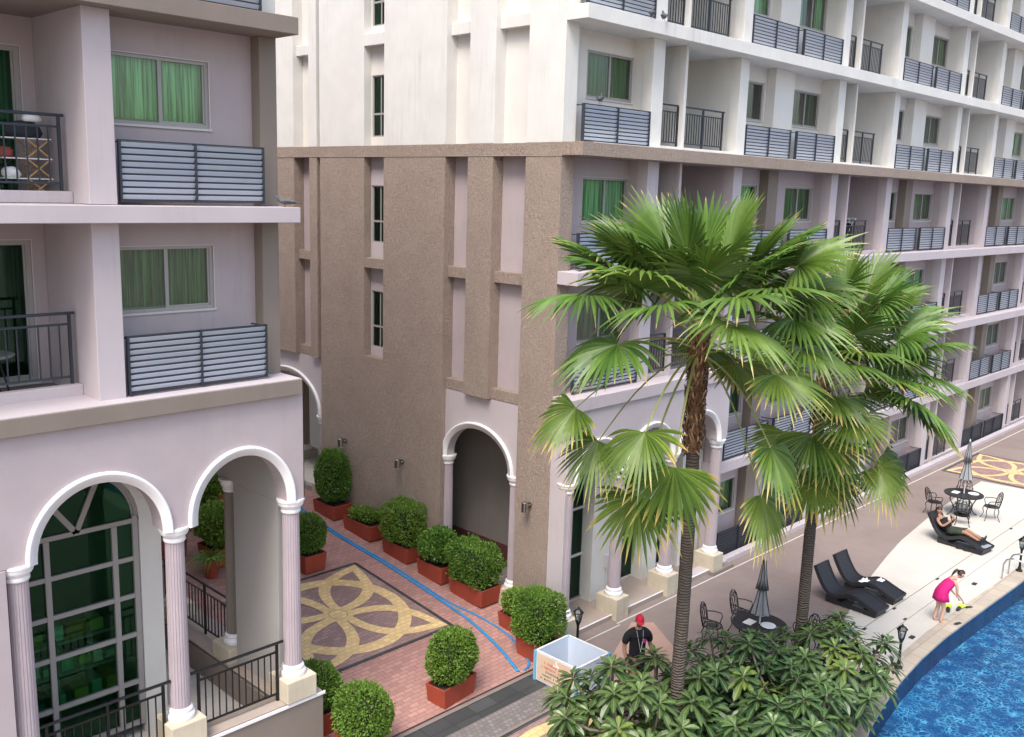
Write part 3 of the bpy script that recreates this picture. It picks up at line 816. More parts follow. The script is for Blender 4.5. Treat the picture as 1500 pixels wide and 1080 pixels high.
# long facade ------------------------------------------------------
YF=13.15                                     # slab fascia plane
FL=[(1.88,2.17),(4.60,4.89),(7.36,7.64),(ZP,ZP+.28),(12.77,13.06),(15.50,15.79),(18.24,18.53)]
for i,(a,b) in enumerate(FL):
    x0 = 21.9 if i==0 else XB-.002
    y0 = 13.45 if i==0 else YF
    mt = taupe_l if i==3 else (lilac_pale if i<3 else white)
    if i==3: mt=taupe
    mb=MB()
    if i==0: mb.box(x0,62,y0,16.0,a,b)
    else: mb.prism([(XB-.002,YF),(62,YF),(62,16.0),(XB+.44,16.0),(XB+.44,13.716),(XB-.002,13.716)],a,b)
    B_('slab',mb,mt)
    if i==3:
        mb=MB(); mb.box(x0+.45,62,YF+.03,16,b+.001,b+.012); B_('ledge',mb,white,0)
PER=9.27
r=random.Random(21)
def bay_floor(fi,z,zt,g=False):
    """one storey between slab top z and slab underside zt"""
    lowr = fi<=3
    wm = lilac if lowr else ivory; pm = lilac_pale if lowr else white; lm = louvd if fi==0 else louv
    mid = taupe_s if lowr else ivory
    py=13.55
    piers=MB(); walls=MB(); mids=MB(); parts=MB(); curbs=MB(); divs=MB()
    def win(x0,w_,h_=.99):
        return (x0,x0+w_,z+1.02,z+1.02+h_)
    # first bay
    if fi>=2:
        piers.box(18.28,18.71,py,py+.3,z,zt); parts.box(18.30,18.70,py+.301,16.0,z,zt)
        holes=[win(16.66,1.66)]
        wall_grid(walls,'x',XB+.43,18.30,z,zt,14.12,14.28,holes)
        wall_grid(walls,'x',18.70,21.96,z,zt,15.3,15.45,[(18.78,19.5,z+.02,z+2.1),(19.9,21.6,z+.02,z+2.1)])
        divs.box(19.62,19.72,py+.05,15.3,z,zt)
        curbs.box(18.71,21.96,py+.12,py+.26,z,z+.10)
        window(B,18.78,15.3,z+.02,.72,2.08,kind='hung',cm=3,name='door',glass=glassd,fr=.05)
        window(B,19.9,15.3,z+.02,1.7,2.08,cm=2,name='door',glass=glassd,fr=.05,seed=fi)
        window(B,holes[0][0],14.12,holes[0][2],holes[0][1]-holes[0][0],.99,cm=[0,1,1,0,1,0,1,1][fi],seed=fi)
        louver(B,15.92,py,z+.05,2.30,.74)
        railing(B,18.76,py+.19,z+.13,.84,.92,posts=0,lw=.1,ends=(0,0)); railing(B,19.8,py+.19,z+.13,1.75,.92,posts=1,lw=.1)
    for k in range(0,4):
        x=21.96+PER*k
        if fi<=0 and x<20: continue
        piers.box(x,x+.40,py,py+.3,z,zt); parts.box(x+.01,x+.39,py+.301,16.0,z,zt)
        piers.box(x+5.40,x+5.82,py,py+.3,z,zt); parts.box(x+5.41,x+5.81,py+.301,16.0,z,zt)
        h1=win(x+1.25,.9); h2=win(x+3.72,1.66)
        wall_grid(walls,'x',x+.39,x+5.41,z,zt,14.12,14.28,[h1,h2])
        mids.box(x+2.26,x+(2.80 if lowr else 3.30),13.84,14.115,z,zt)
        e=x+PER
        wall_grid(walls,'x',x+5.81,e,z,zt,15.3,15.45,[(x+6.0,x+6.5,z+.02,z+2.1),(x+6.95,x+8.7,z+.02,z+2.1)])
        divs.box(x+6.62,x+6.72,py+.05,15.3,z,zt)
        curbs.box(x+5.82,e,py+.12,py+.26,z,z+.10)
        # only what the far end still shows
        c1=r.choice([0,1,1,2]); c2=r.choice([0,0,1,1,1,2,3])
        if k==0 and fi==4: c2=2
        window(B,h1[0],14.12,h1[2],.9,.99,kind='plain',cm=c1 if fi!=4 else None,seed=k+fi,glass=glassg)
        window(B,h2[0],14.12,h2[2],1.66,.99,cm=c2,seed=k*3+fi,gap=.35 if (k==0 and fi in(4,5)) else 0)
        if k<3: window(B,x+6.95,15.3,z+.02,1.75,2.08,cm=2,name='door',glass=glassd,fr=.05,seed=k)
        louver(B,x+.45,py+.02,z+.05,2.30,.74,lm); louver(B,x+3.0+.12,py+.02,z+.05,2.24,.74,lm)
        railing(B,x+5.88,py+.19,z+.13,.66,.92,posts=0,lw=.1,ends=(0,0)); railing(B,x+6.8,py+.19,z+.13,1.55,.92,posts=1,lw=.1)
    B_('pier',piers,pm); B_('partition',parts,lilac if lowr else ivory,0); B_('facade_wall',walls,wm,0); B_('pilaster',mids,mid); B_('curb',curbs,pm); B_('divider',divs,pm)
bay_floor(0,G,1.88)
lev=[(FL[i][1],FL[i+1][0]) for i in range(6)]+[(18.53,ZT)]
for i,(a,b) in enumerate(lev): bay_floor(i+1,a,b)
# ground floor kerb
mb=MB(); mb.box(22.4,60,13.28,13.5,G-.05,G+.12); mb.box(19.95,22.4,13.2,13.5,G-.05,G+.14); B_('kerb',mb,lilac_pale)
mb=MB(); mb.box(21.4,22.4,12.98,13.2,G-.02,G+.10); B_('step',mb,taupe_s)
# portico with the three arches
PX=[15.62,17.52,19.60,21.70]
mb=MB(); arch_wall(mb,'x',XB+.02,21.95,3.0,4.595,13.20,13.55,[(16.57,.72,3.02,.74),(18.56,.82,3.02,.80),(20.65,.82,3.02,.80)])
B_('arcade_wall',mb,lilac_pale,0)
mb=MB()
for c,rx,rz in ((16.57,.72,.74),(18.56,.82,.80),(20.65,.82,.80)): arch_trim(mb,'x',c,rx,3.02,rz,.13,13.14,13.21,stilt=.05)
B_('arch_moulding',mb,trimw,0,True)
for x in PX: column(B,x+.02 if x>16 else 15.66,13.36,-.19,3.17,.155)
mb=MB()
for x in PX: mb.box(x-.24 if x>16 else 15.42,x+.24,13.05,13.68,G-.02,-.192)
B_('plinth',mb,stone,.012)
mb=MB(); mb.box(XB+.004,XB+.3,13.25,13.715,G,4.59); B_('pilaster',mb,lilac_pale)
mb=MB(); mb.box(15.8,21.96,13.17,15.0,G-.02,G+.11); B_('porch_step',mb,taupe_l)
mb=MB(); mb.box(15.8,21.96,13.165,13.2,G+.111,G+.135); B_('step_edge',mb,trimw)
mb=MB(); mb.box(17.45,18.30,14.0,14.38,G+.11,4.58); mb.box(19.55,20.15,14.0,14.38,G+.11,4.58); mb.box(21.0,21.95,13.9,14.38,G+.11,4.58); B_('pier',mb,white)
gl=MB()
for a,b in ((15.9,17.45),(18.3,19.55),(20.15,21.0)):
    for z in (G+.12,.55,1.75,3.0): gl.box(a,b,14.32,14.38,z,z+.06)
    gl.box((a+b)/2-.03,(a+b)/2+.03,14.315,14.385,G+.18,4.5)
go=B_('glass_front',gl,sillm,0,split=False)
mb=MB(); mb.add([(15.9,14.35,G+.1),(21.0,14.35,G+.1),(21.0,14.35,4.58),(15.9,14.35,4.58)],[(0,1,2,3)]); mb.build('pane',glassd,go)
mb=MB(); mb.box(17.2,21.9,15.2,15.3,G,4.58); mb.box(15.9,17.16,14.46,14.49,G,4.58); B_('lobby_wall',mb,mat_plain('lobby_green',(.05,.075,.055),.8,var=.4,scale=1.5),0)
mb=MB(); mb.box(17.95,18.12,13.93,14.0,.15,.50); mb.tube([(18.0,13.96,.15),(18.0,13.96,G+.13)],.015); B_('meter_box',mb,sillm,.006)
# ================================================================== PLANTS
boxl=mat_leaf('clipped_box_leaf',(.042,.13,.016),(.21,.37,.06),rough=.42,transl=.22)
boxl2=mat_leaf('bright_shrub_leaf',(.08,.19,.02),(.25,.40,.07),rough=.4,transl=.28)
corem=mat_plain('twig_core',(.018,.030,.010),.95,var=.3)
palml=mat_leaf('palm_leaf_green',(.040,.105,.018),(.155,.275,.048),tipc=(.45,.36,.14),tip0=.95,rough=.40,transl=.16)
palmo=mat_leaf('older_palm_leaf',(.048,.11,.018),(.17,.27,.045),tipc=(.55,.40,.13),tip0=.80,rough=.42,transl=.16)
petm=mat_plain('palm_petiole',(.22,.24,.07),.5,var=.3,scale=6)
plum=mat_leaf('plumeria_leaf',(.016,.054,.024),(.12,.21,.055),rough=.30,transl=.12,mid=(.16,.22,.08))
plumy=mat_leaf('young_plumeria_leaf',(.10,.18,.03),(.20,.27,.06),rough=.33,transl=.2,mid=(.28,.30,.10))
barkg=mat_plain('grey_plumeria_bark',(.20,.17,.13),.85,var=.3,scale=14,bump=.5)

def mat_trunk(name,c,ring):
    t=NT(name); v=t.coords()
    sx=t.n('ShaderNodeSeparateXYZ'); t.l(v,sx.inputs[0])
    n=t.noise(v,5,4,.6); n2=t.noise(t.coords((30,30,3)),1,3,.6)
    z=t.math('ADD',sx.outputs[2],t.math('MULTIPLY',n,.11))
    s=t.math('SINE',t.math('MULTIPLY',z,ring))
    col=t.mix(t.ramp(s,[(.35,0),(.95,1)]),c,sc(c,.48)); col=t.mix(t.math('MULTIPLY',n,.6),col,sc(c,.6))
    col=t.mix(t.math('MULTIPLY',n2,.6),col,sc(c,1.35))
    t.pbr(col,.9,t.bump(t.math('ADD',s,n2),.8,.02),spec=.15); return t.m
trunkm=mat_trunk('ringed_palm_trunk',(.13,.108,.092),128)
fibm=mat_plain('palm_boot_fibre',(.16,.085,.045),.95,var=.5,scale=22,bump=.8)
fibl=mat_plain('dry_leaf_base',(.38,.24,.12),.8,var=.35,scale=12,bump=.4)

def leaf_quad(mb,p,d,n,L,W,at,rv):
    """small folded leaf: base p, direction d, normal n"""
    s=d.cross(n)
    if s.length<1e-5: s=Vector((1,0,0))
    s.normalize(); n=s.cross(d)
    b=len(mb.v)
    mid=p+d*L*.5
    mb.v+=[tuple(p),tuple(mid+s*W*.5+n*W*.12),tuple(p+d*L-n*L*.06),tuple(mid-s*W*.5+n*W*.12)]
    mb.f+=[(b,b+1,b+2),(b,b+2,b+3)]; mb.mi+=[0,0]
    at+= [rv]*4

def foliage_mass(rg,pts_normals,L,W,jit=.6):
    mb=MB(); at=[]
    for p,nv in pts_normals:
        d=(nv+Vector((rg.gauss(0,jit),rg.gauss(0,jit),rg.gauss(0,jit)+.25))).normalized()
        n=Vector((rg.gauss(0,1),rg.gauss(0,1),rg.gauss(0,1)+.8)).normalized()
        l=L*rg.uniform(.7,1.25)
        leaf_quad(mb,p,d,n,l,W*rg.uniform(.75,1.2),at,min(1,max(0,rg.gauss(.5,.25))))
    mb.at['rn']=at
    return mb

def hedge_points(rg,n,sx,sy,sz,e=3.2,z0=0,shag=.03,taper=0):
    """points over a super-ellipsoid clipped shrub standing on z0"""
    out=[]
    seed=rg.random()*50
    while len(out)<n:
        v=Vector((rg.gauss(0,1),rg.gauss(0,1),rg.gauss(0,1))).normalized()
        q=(abs(v.x)**e+abs(v.y)**e+abs(v.z)**e)**(1/e)
        u=v/q
        if u.z<-.93: continue
        lump=1+.17*noise.noise(Vector((u.x*1.6+seed,u.y*1.6,u.z*1.6)))+.04*noise.noise(u*5+Vector((seed,0,0)))
        k=lump*(1-abs(rg.gauss(0,shag)))+ (rg.random()<.07)*rg.random()*.13
        tp=1-taper*max(0,u.z)
        p=Vector((u.x*sx/2*k*tp,u.y*sy/2*k*tp,z0+sz/2+u.z*sz/2*k))
        nn=Vector((u.x**(e-1) if u.x>0 else -abs(u.x)**(e-1),u.y**(e-1) if u.y>0 else -abs(u.y)**(e-1),u.z**(e-1) if u.z>0 else -abs(u.z)**(e-1))).normalized()
        out.append((p,nn))
    return out

def clipped_shrub(x,y,z,bw,bd,bh,sx,sy,sz,label,seed,rz=0,mat=None,dens=1.0,e=3.0,leaf=.058,loose=.65,shag=.05,group='clipped shrubs in red planter boxes along the walkway',taper=0,cat='potted shrub',off=(0,0)):
    rg=random.Random(seed)
    bh+=.05; sz-=.03
    root=thing('potted_shrub',label,cat,(x,y,z),rz,group)
    mb=MB(); t=.03
    # tapered square planter box, open top with soil
    b=bw/2*.9; d=bd/2*.9; B2=bw/2; D2=bd/2
    mb.add([(-b,-d,0),(b,-d,0),(b,d,0),(-b,d,0),(-B2,-D2,bh),(B2,-D2,bh),(B2,D2,bh),(-B2,D2,bh),
            (-B2+t,-D2+t,bh),(B2-t,-D2+t,bh),(B2-t,D2-t,bh),(-B2+t,D2-t,bh),(-B2+t,-D2+t,bh-.05),(B2-t,-D2+t,bh-.05),(B2-t,D2-t,bh-.05),(-B2+t,D2-t,bh-.05)],
           [(0,3,2,1),(0,1,5,4),(1,2,6,5),(2,3,7,6),(3,0,4,7),(4,5,9,8),(5,6,10,9),(6,7,11,10),(7,4,8,11),(8,9,13,12),(9,10,14,13),(10,11,15,14),(11,8,12,15)])
    mb.build('planter',terr,root,bevel=.006)
    mb=MB(); mb.box(-B2+t+.002,B2-t-.002,-D2+t+.002,D2-t-.002,bh-.06,bh-.045); mb.build('soil',soil,root)
    n=int(4300*dens*(sx*sy+sx*sz+sy*sz)/1.6)
    ptsn=hedge_points(rg,n,sx,sy,sz,e,bh+.03,shag,taper)
    fm=foliage_mass(rg,ptsn,leaf,leaf*.62,loose)
    fo=fm.build('foliage',mat or boxl,root,loc=(off[0],off[1],0))
    # woody core that stops one seeing through
    mb=MB(); k=.84
    prof=[(.02,bh-.02),(.36,bh+.04),(.46,bh+sz*.25),(.47,bh+sz*.6),(.38,bh+sz*.82),(.1,bh+sz*.9)]
    vs=[];N=16
    for r_,zz in prof:
        for j in range(N):
            a=2*PI*j/N; c_,s_=math.cos(a),math.sin(a); q=(abs(c_)**e+abs(s_)**e)**(-1/e)
            vs.append((c_*q*r_*sx*k,s_*q*r_*sy*k,zz))
    fs=[(i*N+j,i*N+(j+1)%N,(i+1)*N+(j+1)%N,(i+1)*N+j) for i in range(len(prof)-1) for j in range(N)]
    mb.add(vs,fs); mb.build('stems',corem,root,loc=(off[0],off[1],0))
    return root

rz_=lambda y: ramp_z(y)+.004
# along the end wall (x ~ 15), far to near
clipped_shrub(15.08,21.45,rz_(21.4),.62,1.0,.34,.80,.95,1.42,'tallest clipped shrub in the row, under the far wall lamp',1,e=3.2,taper=.12)
clipped_shrub(15.10,19.95,rz_(19.9),.62,1.25,.36,.62,.95,.30,'low sparse shrub in a long red box, right of the tallest shrub',2,mat=boxl2,dens=.55,leaf=.07,loose=.9,shag=.25)
clipped_shrub(15.12,18.35,rz_(18.3),.64,1.05,.36,.84,1.05,1.0,'square clipped shrub against the taupe wall, left of the white arch',3,e=7,mat=boxl2)
clipped_shrub(15.12,17.0,rz_(16.95),.64,.95,.38,.88,.95,.80,'loose large-leaved shrub in front of the left column of the arch',4,dens=.6,leaf=.085,loose=.9,shag=.13,e=2.3)
clipped_shrub(15.15,15.72,rz_(15.65),.64,1.2,.38,.86,1.15,.92,'broad clipped shrub right in front of the dark arched niche',5,e=7)
clipped_shrub(15.0,14.0,rz_(14.0)-.02,.60,.95,.36,.82,.90,.55,'low bright shrub beside the cream plinth right of the arched niche',6,mat=boxl2,leaf=.055,dens=.85,loose=.8,shag=.1)
clipped_shrub(14.50,13.02,rz_(13.0),.60,.80,.40,.88,.92,1.02,'big clipped shrub next to the white notice box',7,e=5)
# free standing on the bricks
clipped_shrub(12.0,13.05,ramp_z(12.9),.50,.98,.36,.76,1.02,1.0,'lone clipped shrub standing free on the red bricks',8,rz=-1.45,e=2.9,taper=.15)
clipped_shrub(9.50,12.62,G+.0,.6,.9,.38,.85,.95,.90,'biggest round clipped shrub, at the bottom edge beside the taupe porch wall',9,e=3.4)
clipped_shrub(9.35,13.9,ramp_z(13.6),.6,.9,.38,.80,.9,.75,'smaller clipped shrub half hidden behind the round one at the porch wall',10,e=2.6)
# beyond the porch of the left block
clipped_shrub(12.72,19.15,rz_(19.1),.62,.75,.40,.78,.85,.88,'clipped shrub in a red box just right of the front porch column',11,e=2.8,group='potted plants beyond the porch')
clipped_shrub(12.3,21.0,rz_(21.0),.5,.5,.45,.62,.62,.55,'small reddish pot with a sparse shrub behind the porch column',12,dens=.4,leaf=.08,loose=.9,shag=.2,group='potted plants beyond the porch')
clipped_shrub(11.25,20.6,rz_(20.5),.95,.8,.42,1.15,1.2,.95,'broad leafy shrub in a wide red pot, framed by the porch arch',13,mat=boxl2,dens=.75,leaf=.10,loose=.8,shag=.10,e=2.3,group='potted plants beyond the porch')
clipped_shrub(11.75,22.75,.365,.6,.6,.5,1.2,1.2,1.25,'bushy green plant in a rusty pot at the left edge of the porch arch',14,mat=boxl2,dens=.7,leaf=.10,loose=.8,shag=.12,e=2.2,group='potted plants beyond the porch')
clipped_shrub(13.1,24.3,.365,.6,.6,.5,1.1,1.1,1.9,'tall leafy potted tree seen at the back of the porch arch',15,dens=.6,leaf=.11,loose=.8,shag=.15,e=2.2,group='potted plants beyond the porch',taper=.2)
clipped_shrub(10.35,21.4,rz_(21.4),.5,.5,.4,.7,.7,.45,'low pot plant behind the dark porch railing',16,dens=.5,leaf=.09,loose=.9,shag=.2,e=2.2,group='potted plants beyond the porch')

clipped_shrub(10.9,23.9,.365,.6,.6,.5,1.3,1.2,1.5,'big leafy plant in a red pot behind the cycad',17,mat=boxl2,dens=.6,leaf=.12,loose=.9,shag=.15,e=2.2,group='potted plants beyond the porch')
clipped_shrub(13.9,26.0,.365,.6,.6,.5,1.5,1.2,2.3,'tallest potted tree against the pale wall at the far end of the walkway',18,dens=.5,leaf=.12,loose=.9,shag=.15,e=2.2,group='potted plants beyond the porch')
def garden_wall():
    t=thing('garden_wall','pale wall closing the far end of the walkway behind the plants','wall',(11,31.4,.36))
    mb=MB(); mb.box(2,15.4,31.3,31.55,.2,3.0); mb.build('wall',ivory,t,world=True)
    mb=MB(); mb.box(1.95,15.4,31.25,31.6,3.003,3.12); mb.build('coping',white,t,world=True)
garden_wall()
# spiky cycad-like plant by the porch
def cycad(x,y,z):
    root=thing('cycad','small cycad with arching bright fronds beside the far porch railing','cycad',(x,y,z))
    rg=random.Random(5); mb=MB(); mb.lathe([(.14,0),(.18,.25),(.15,.42)],n=12); mb.build('pot',terr,root)
    mb=MB(); at=[]
    for k in range(16):
        a=2*PI*k/16+rg.random()*.3; el=rg.uniform(.3,1.0)
        for i in range(26):
            t=i/25; R_=.62*t
            p=Vector((math.cos(a)*R_*math.cos(el*.6),math.sin(a)*R_*math.cos(el*.6),.44+R_*math.sin(el)*1.1-.55*t*t))
            for s_ in (1,-1):
                d=Vector((-math.sin(a)*s_+math.cos(a)*.7,math.cos(a)*s_+math.sin(a)*.7,-.15)).normalized()
                leaf_quad(mb,p,d,Vector((0,0,1)),.17*(1-.6*t),.02,at,rg.random())
    mb.at['rn']=at; mb.build('fronds',boxl2,root)
cycad(10.6,20.0,rz_(20))

# ------------------------------------------------------------------ fan palms
def fan_leaf(parent,hubpos,outdir,R,petiole_from,seed,old=False,droop=.5,segs=36,spread=2.35,name='palm_leaf'):
    rg=random.Random(seed)
    H=Vector(hubpos); O=Vector(petiole_from)
    out=Vector(outdir).normalized()
    # blade frame: out = axis, side horizontal, up normal
    side=out.cross(Vector((0,0,1)))
    if side.length<.15: side=Vector((math.cos(seed),math.sin(seed),0))
    side.normalize(); nrm=side.cross(out).normalized()
    roll=rg.uniform(-.35,.35); m=Matrix.Rotation(roll,3,out); side=m@side; nrm=m@nrm
    mb=MB(); tip=[];rn=[]
    steps=[0,.22,.42,.58,.72,.86,1.0]
    da=2*spread/segs
    sp=rg.uniform(.44,.58)
    if old: spread=1.70; R=R*.88; droop*=.6
    segs=int(segs*spread/2.35)
    da=2*spread/segs
    for i in range(segs):
        th=-spread+da*(i+.5)
        Ls=R*(1-.20*(abs(th)/spread)**2)*rg.uniform(.84,1.08)
        d=out*math.cos(th)+side*math.sin(th)
        dl=out*math.cos(th-da/2)+side*math.sin(th-da/2); dr=out*math.cos(th+da/2)+side*math.sin(th+da/2)
        fold=.22*abs(math.sin(th)) # costapalmate: sides rise a little then fall
        rv=min(1,max(0,rg.gauss(.5,.28))); dz=droop*.72*rg.uniform(.6,1.4)
        tw=rg.uniform(-.25,.25)
        vs=[]
        for t in steps:
            rr=t*Ls
            sag=Vector((0,0,-1))*(dz*Ls*max(0,t-.32)**1.9*1.15) + nrm*(fold*rr*.5*(1-t))
            hw=math.tan(da/2)*min(rr,sp*R)
            if t*Ls>sp*R:
                f=(t*Ls-sp*R)/(Ls-sp*R+1e-6); hw=math.tan(da/2)*sp*R*(1-f**1.5)*1.05
            sdv=(dr-dl).normalized()
            if t>.5: sdv=(sdv+nrm*tw*(t-.5)*3).normalized()
            c=H+d*rr+sag
            up=nrm*(hw*.95)
            vs+= [c-sdv*hw, c+up, c+sdv*hw]; tip+=[t]*3; rn+=[rv]*3
        b=len(steps)
        fs=[]
        for j in range(b-1):
            for k in range(2):
                a=j*3+k; fs.append((a,a+1,a+4,a+3))
        mb.add(vs,fs,0)
    # petiole
    P=[]; 
    for k in range(9):
        t=k/8; p=O.lerp(H,t); p.z+= .16*(H-O).length*math.sin(PI*t)*(.6 if not old else .8)
        P.append(p)
    n0=len(mb.v); mb.tube(P,[.028-.014*k/8 for k in range(9)],5,mi=1,flat=.6)
    k=len(mb.v)-n0; tip+=[0]*k; rn+=[.5]*k
    mb.at['tip']=tip; mb.at['rn']=rn
    return mb.build(name,[palmo if old else palml,petm],parent,world=True)

CR=Vector((0.6993147,-0.7142327,0.028821)); CU=Vector((0.1097849,0.1471583,0.983001)); CT=Vector((-0.7063329,-0.6842632,0.1813219))  # view axes at the photo's viewpoint, used once to turn estimated leaf offsets into world directions

def palm(base,top,rt,label,leaves,rnd_leaves,R,seed,fib=1.5):
    root=thing('palm_tree',label,'palm tree',base,0,'fan palms by the pool')
    rg=random.Random(seed)
    b=Vector(base); t=Vector(top)
    mb=MB(); N=60; pts=[];rad=[]
    for i in range(N+1):
        u=i/N; p=b.lerp(t,u); p.x+=.05*math.sin(u*3.1); 
        pts.append(p); rad.append(rt*(1.06-.14*u+ .3*max(0,.05-u)*8)*(1+.018*math.sin(i*2.6)))
    mb.tube(pts,rad,20); mb.build('trunk',trunkm,root,smooth=True,world=True)
    # fibrous boots under the crown: many short woven stubs
    mb=MB(); h0=t.z-fib
    for i in range(int(360*fib)):
        z=h0+(fib+.28)*rg.random()**.8; a=rg.random()*2*PI; u=(z-b.z)/(t.z-b.z)
        c=b.lerp(t,min(u,1.03)); c.z=z
        rr=rt*1.0
        p0=c+Vector((math.cos(a)*rr*.8,math.sin(a)*rr*.8,-.06)); a2=a+rg.uniform(-.5,.5)
        fl_=rg.uniform(.0,.32)*(1.6 if z<h0+.35 else 1)
        p2=c+Vector((math.cos(a2)*(rr+.05+fl_*.10),math.sin(a2)*(rr+.05+fl_*.10),rg.uniform(.05,.20) if rg.random()<.7 else -.18))
        p1=(p0+p2)/2+Vector((math.cos(a)*.03,math.sin(a)*.03,0))
        mb.tube([p0,p1,p2],[.022,.018,.006],4,mi=0 if rg.random()<.8 else 1,flat=.45)
    mb.tube([t-Vector((0,0,fib)),t-Vector((0,0,fib*.5)),t+Vector((0,0,.15)),t+Vector((0,0,.45))],[rt*.92,rt*1.0,rt*.92,.03],12)
    mb.build('leaf_bases',[fibm,fibl],root,world=True)
    for i,(rx,uy,tw,old,dr) in enumerate(leaves):
        v=CR*rx+CU*uy+CT*tw
        H=t+Vector((0,0,.30))+v
        org=t+Vector((0,0,.05+.30*max(-.6,min(1,uy))))+Vector((v.x,v.y,0)).normalized()*rt*.7
        o=Vector((v.x,v.y,0)); o=o.normalized() if o.length>.05 else Vector((0,0,1))
        el=math.atan2(v.z,max(.01,Vector((v.x,v.y)).length))
        od=(v.normalized()+Vector((0,0,-.28 if uy<.5 else -.02))).normalized()
        fan_leaf(root,H,od,R*rg.uniform(.93,1.06),org,seed*100+i,old=bool(old),droop=dr)
    for i in range(rnd_leaves):
        a=2*PI*i/rnd_leaves+rg.uniform(-.2,.2); el=rg.uniform(-.45,1.05)
        L=rg.uniform(1.05,1.6)
        v=Vector((math.cos(a)*math.cos(el),math.sin(a)*math.cos(el),math.sin(el)))*L
        if v.dot(CT)>.35: v=v-CT*(1.4*v.dot(CT))      # keep the extra ones to the far side of the crown
        H=t+Vector((0,0,.30))+v
        od=(v.normalized()+Vector((0,0,-.25))).normalized()
        fan_leaf(root,H,od,R*rg.uniform(.9,1.02),t+Vector((0,0,.1+.2*el)),seed*100+50+i,old=el<0,droop=.55 if el<.6 else .15)
    return root

# (right, up, towards the camera, old, droop)
P1=[(-1.80,.45,.30,0,.75),(-1.38,-.30,.55,0,.70),(-1.02,-1.60,1.05,1,.75),(-.55,-2.15,.80,1,.85),(-1.02,-2.65,.35,1,.85),(.90,-1.85,.8,1,.75),(.86,-2.62,.35,1,.85),
    (.90,-.75,1.15,1,.65),(-1.98,-1.28,.15,1,.7),(-1.62,-1.80,.10,1,.75),
    (-.12,.70,.95,0,.45),(-1.10,1.05,.35,0,.35),(-.25,1.10,.25,0,.04),(.40,1.12,.20,0,.04),(.78,.98,.35,0,.10),(-.75,1.05,.05,0,.12),(1.05,.85,-.3,0,.2),
    (-.55,.75,.65,0,.35),(.55,.65,.75,0,.4),(-.45,1.25,-.2,0,.08),(.15,1.3,-.3,0,.05),(.95,.45,.85,0,.55),(-1.0,.55,.75,0,.6),(1.5,.95,.2,0,.35),(-1.35,.75,.25,0,.5),(1.45,-.35,.6,0,.7),(.2,-.05,1.35,0,.8),(-1.55,1.0,-.2,0,.30),(.30,.35,1.25,0,.75),(1.35,.10,.45,0,.65),(1.60,.55,-.1,0,.45),(-.75,.25,1.0,0,.7),(1.1,1.0,.35,0,.3)]
palm1=palm((12.9,8.4,G),(12.93,8.4,6.97),.112,'nearest fan palm, with a fibrous brown crown shaft, before the building corner',P1,10,1.12,3,fib=1.75)
P2=[(-.75,1.45,.35,0,.5),(-.35,2.0,.1,0,.25),(.95,1.45,.45,0,.6),(1.75,.55,.45,0,.65),(.75,.05,1.05,1,.7),(-.15,-.28,1.10,1,.75),(1.74,-.75,.50,1,.75),(.78,-.10,.2,1,.6),
    (.85,-1.65,.65,1,.85),(1.12,-1.42,.2,1,.85),(-.35,-1.75,.55,1,.8),(-.85,-1.0,.5,1,.8),(.15,-1.85,.35,1,.85),(-.45,-1.0,.85,1,.8),(.0,-1.2,.8,1,.85),(.45,1.15,.75,0,.5),(-.3,1.25,.7,0,.5),(1.2,.75,.75,0,.55),(.3,.45,1.2,0,.7),(1.55,1.0,.1,0,.5),(1.3,-.4,.9,0,.7),(.15,-.65,1.2,1,.8),(1.65,.1,.3,0,.6),(-.1,.3,1.3,0,.7),(.9,1.75,-.1,0,.25),(.35,1.75,.25,0,.30),(-1.35,.55,.35,0,.55),(1.35,1.35,-.2,0,.4),(.2,.85,1.15,0,.6),(-.5,.55,1.1,0,.6),(1.25,.0,.7,0,.6)]
palm2=palm((17.5,8.5,G),(17.5,8.5,5.55),.115,'farther fan palm with the thinner trunk, right of the nearest palm',P2,6,1.12,4,fib=.7)

# ------------------------------------------------------------------ plumeria
def plumeria_leaf(mb,at,mid,p,d,up,L,W,rv):
    s=d.cross(up)
    if s.length<1e-4: s=Vector((1,0,0))
    s.normalize(); n=s.cross(d)
    prof=[(0,.08),(.22,.42),(.48,.85),(.72,1.0),(.90,.66),(1.0,.05)]
    b=len(mb.v)
    for t,w_ in prof:
        sag=Vector((0,0,-1))*(L*.30*t*t)
        c=p+d*L*t+sag; hw=W/2*w_
        mb.v+=[tuple(c-s*hw+n*hw*.28),tuple(c),tuple(c+s*hw+n*hw*.28)]; at+=[rv]*3; mid+=[0,1,0]
    for i in range(len(prof)-1):
        for k in range(2):
            a=b+i*3+k; mb.f.append((a,a+1,a+4,a+3)); mb.mi.append(0)

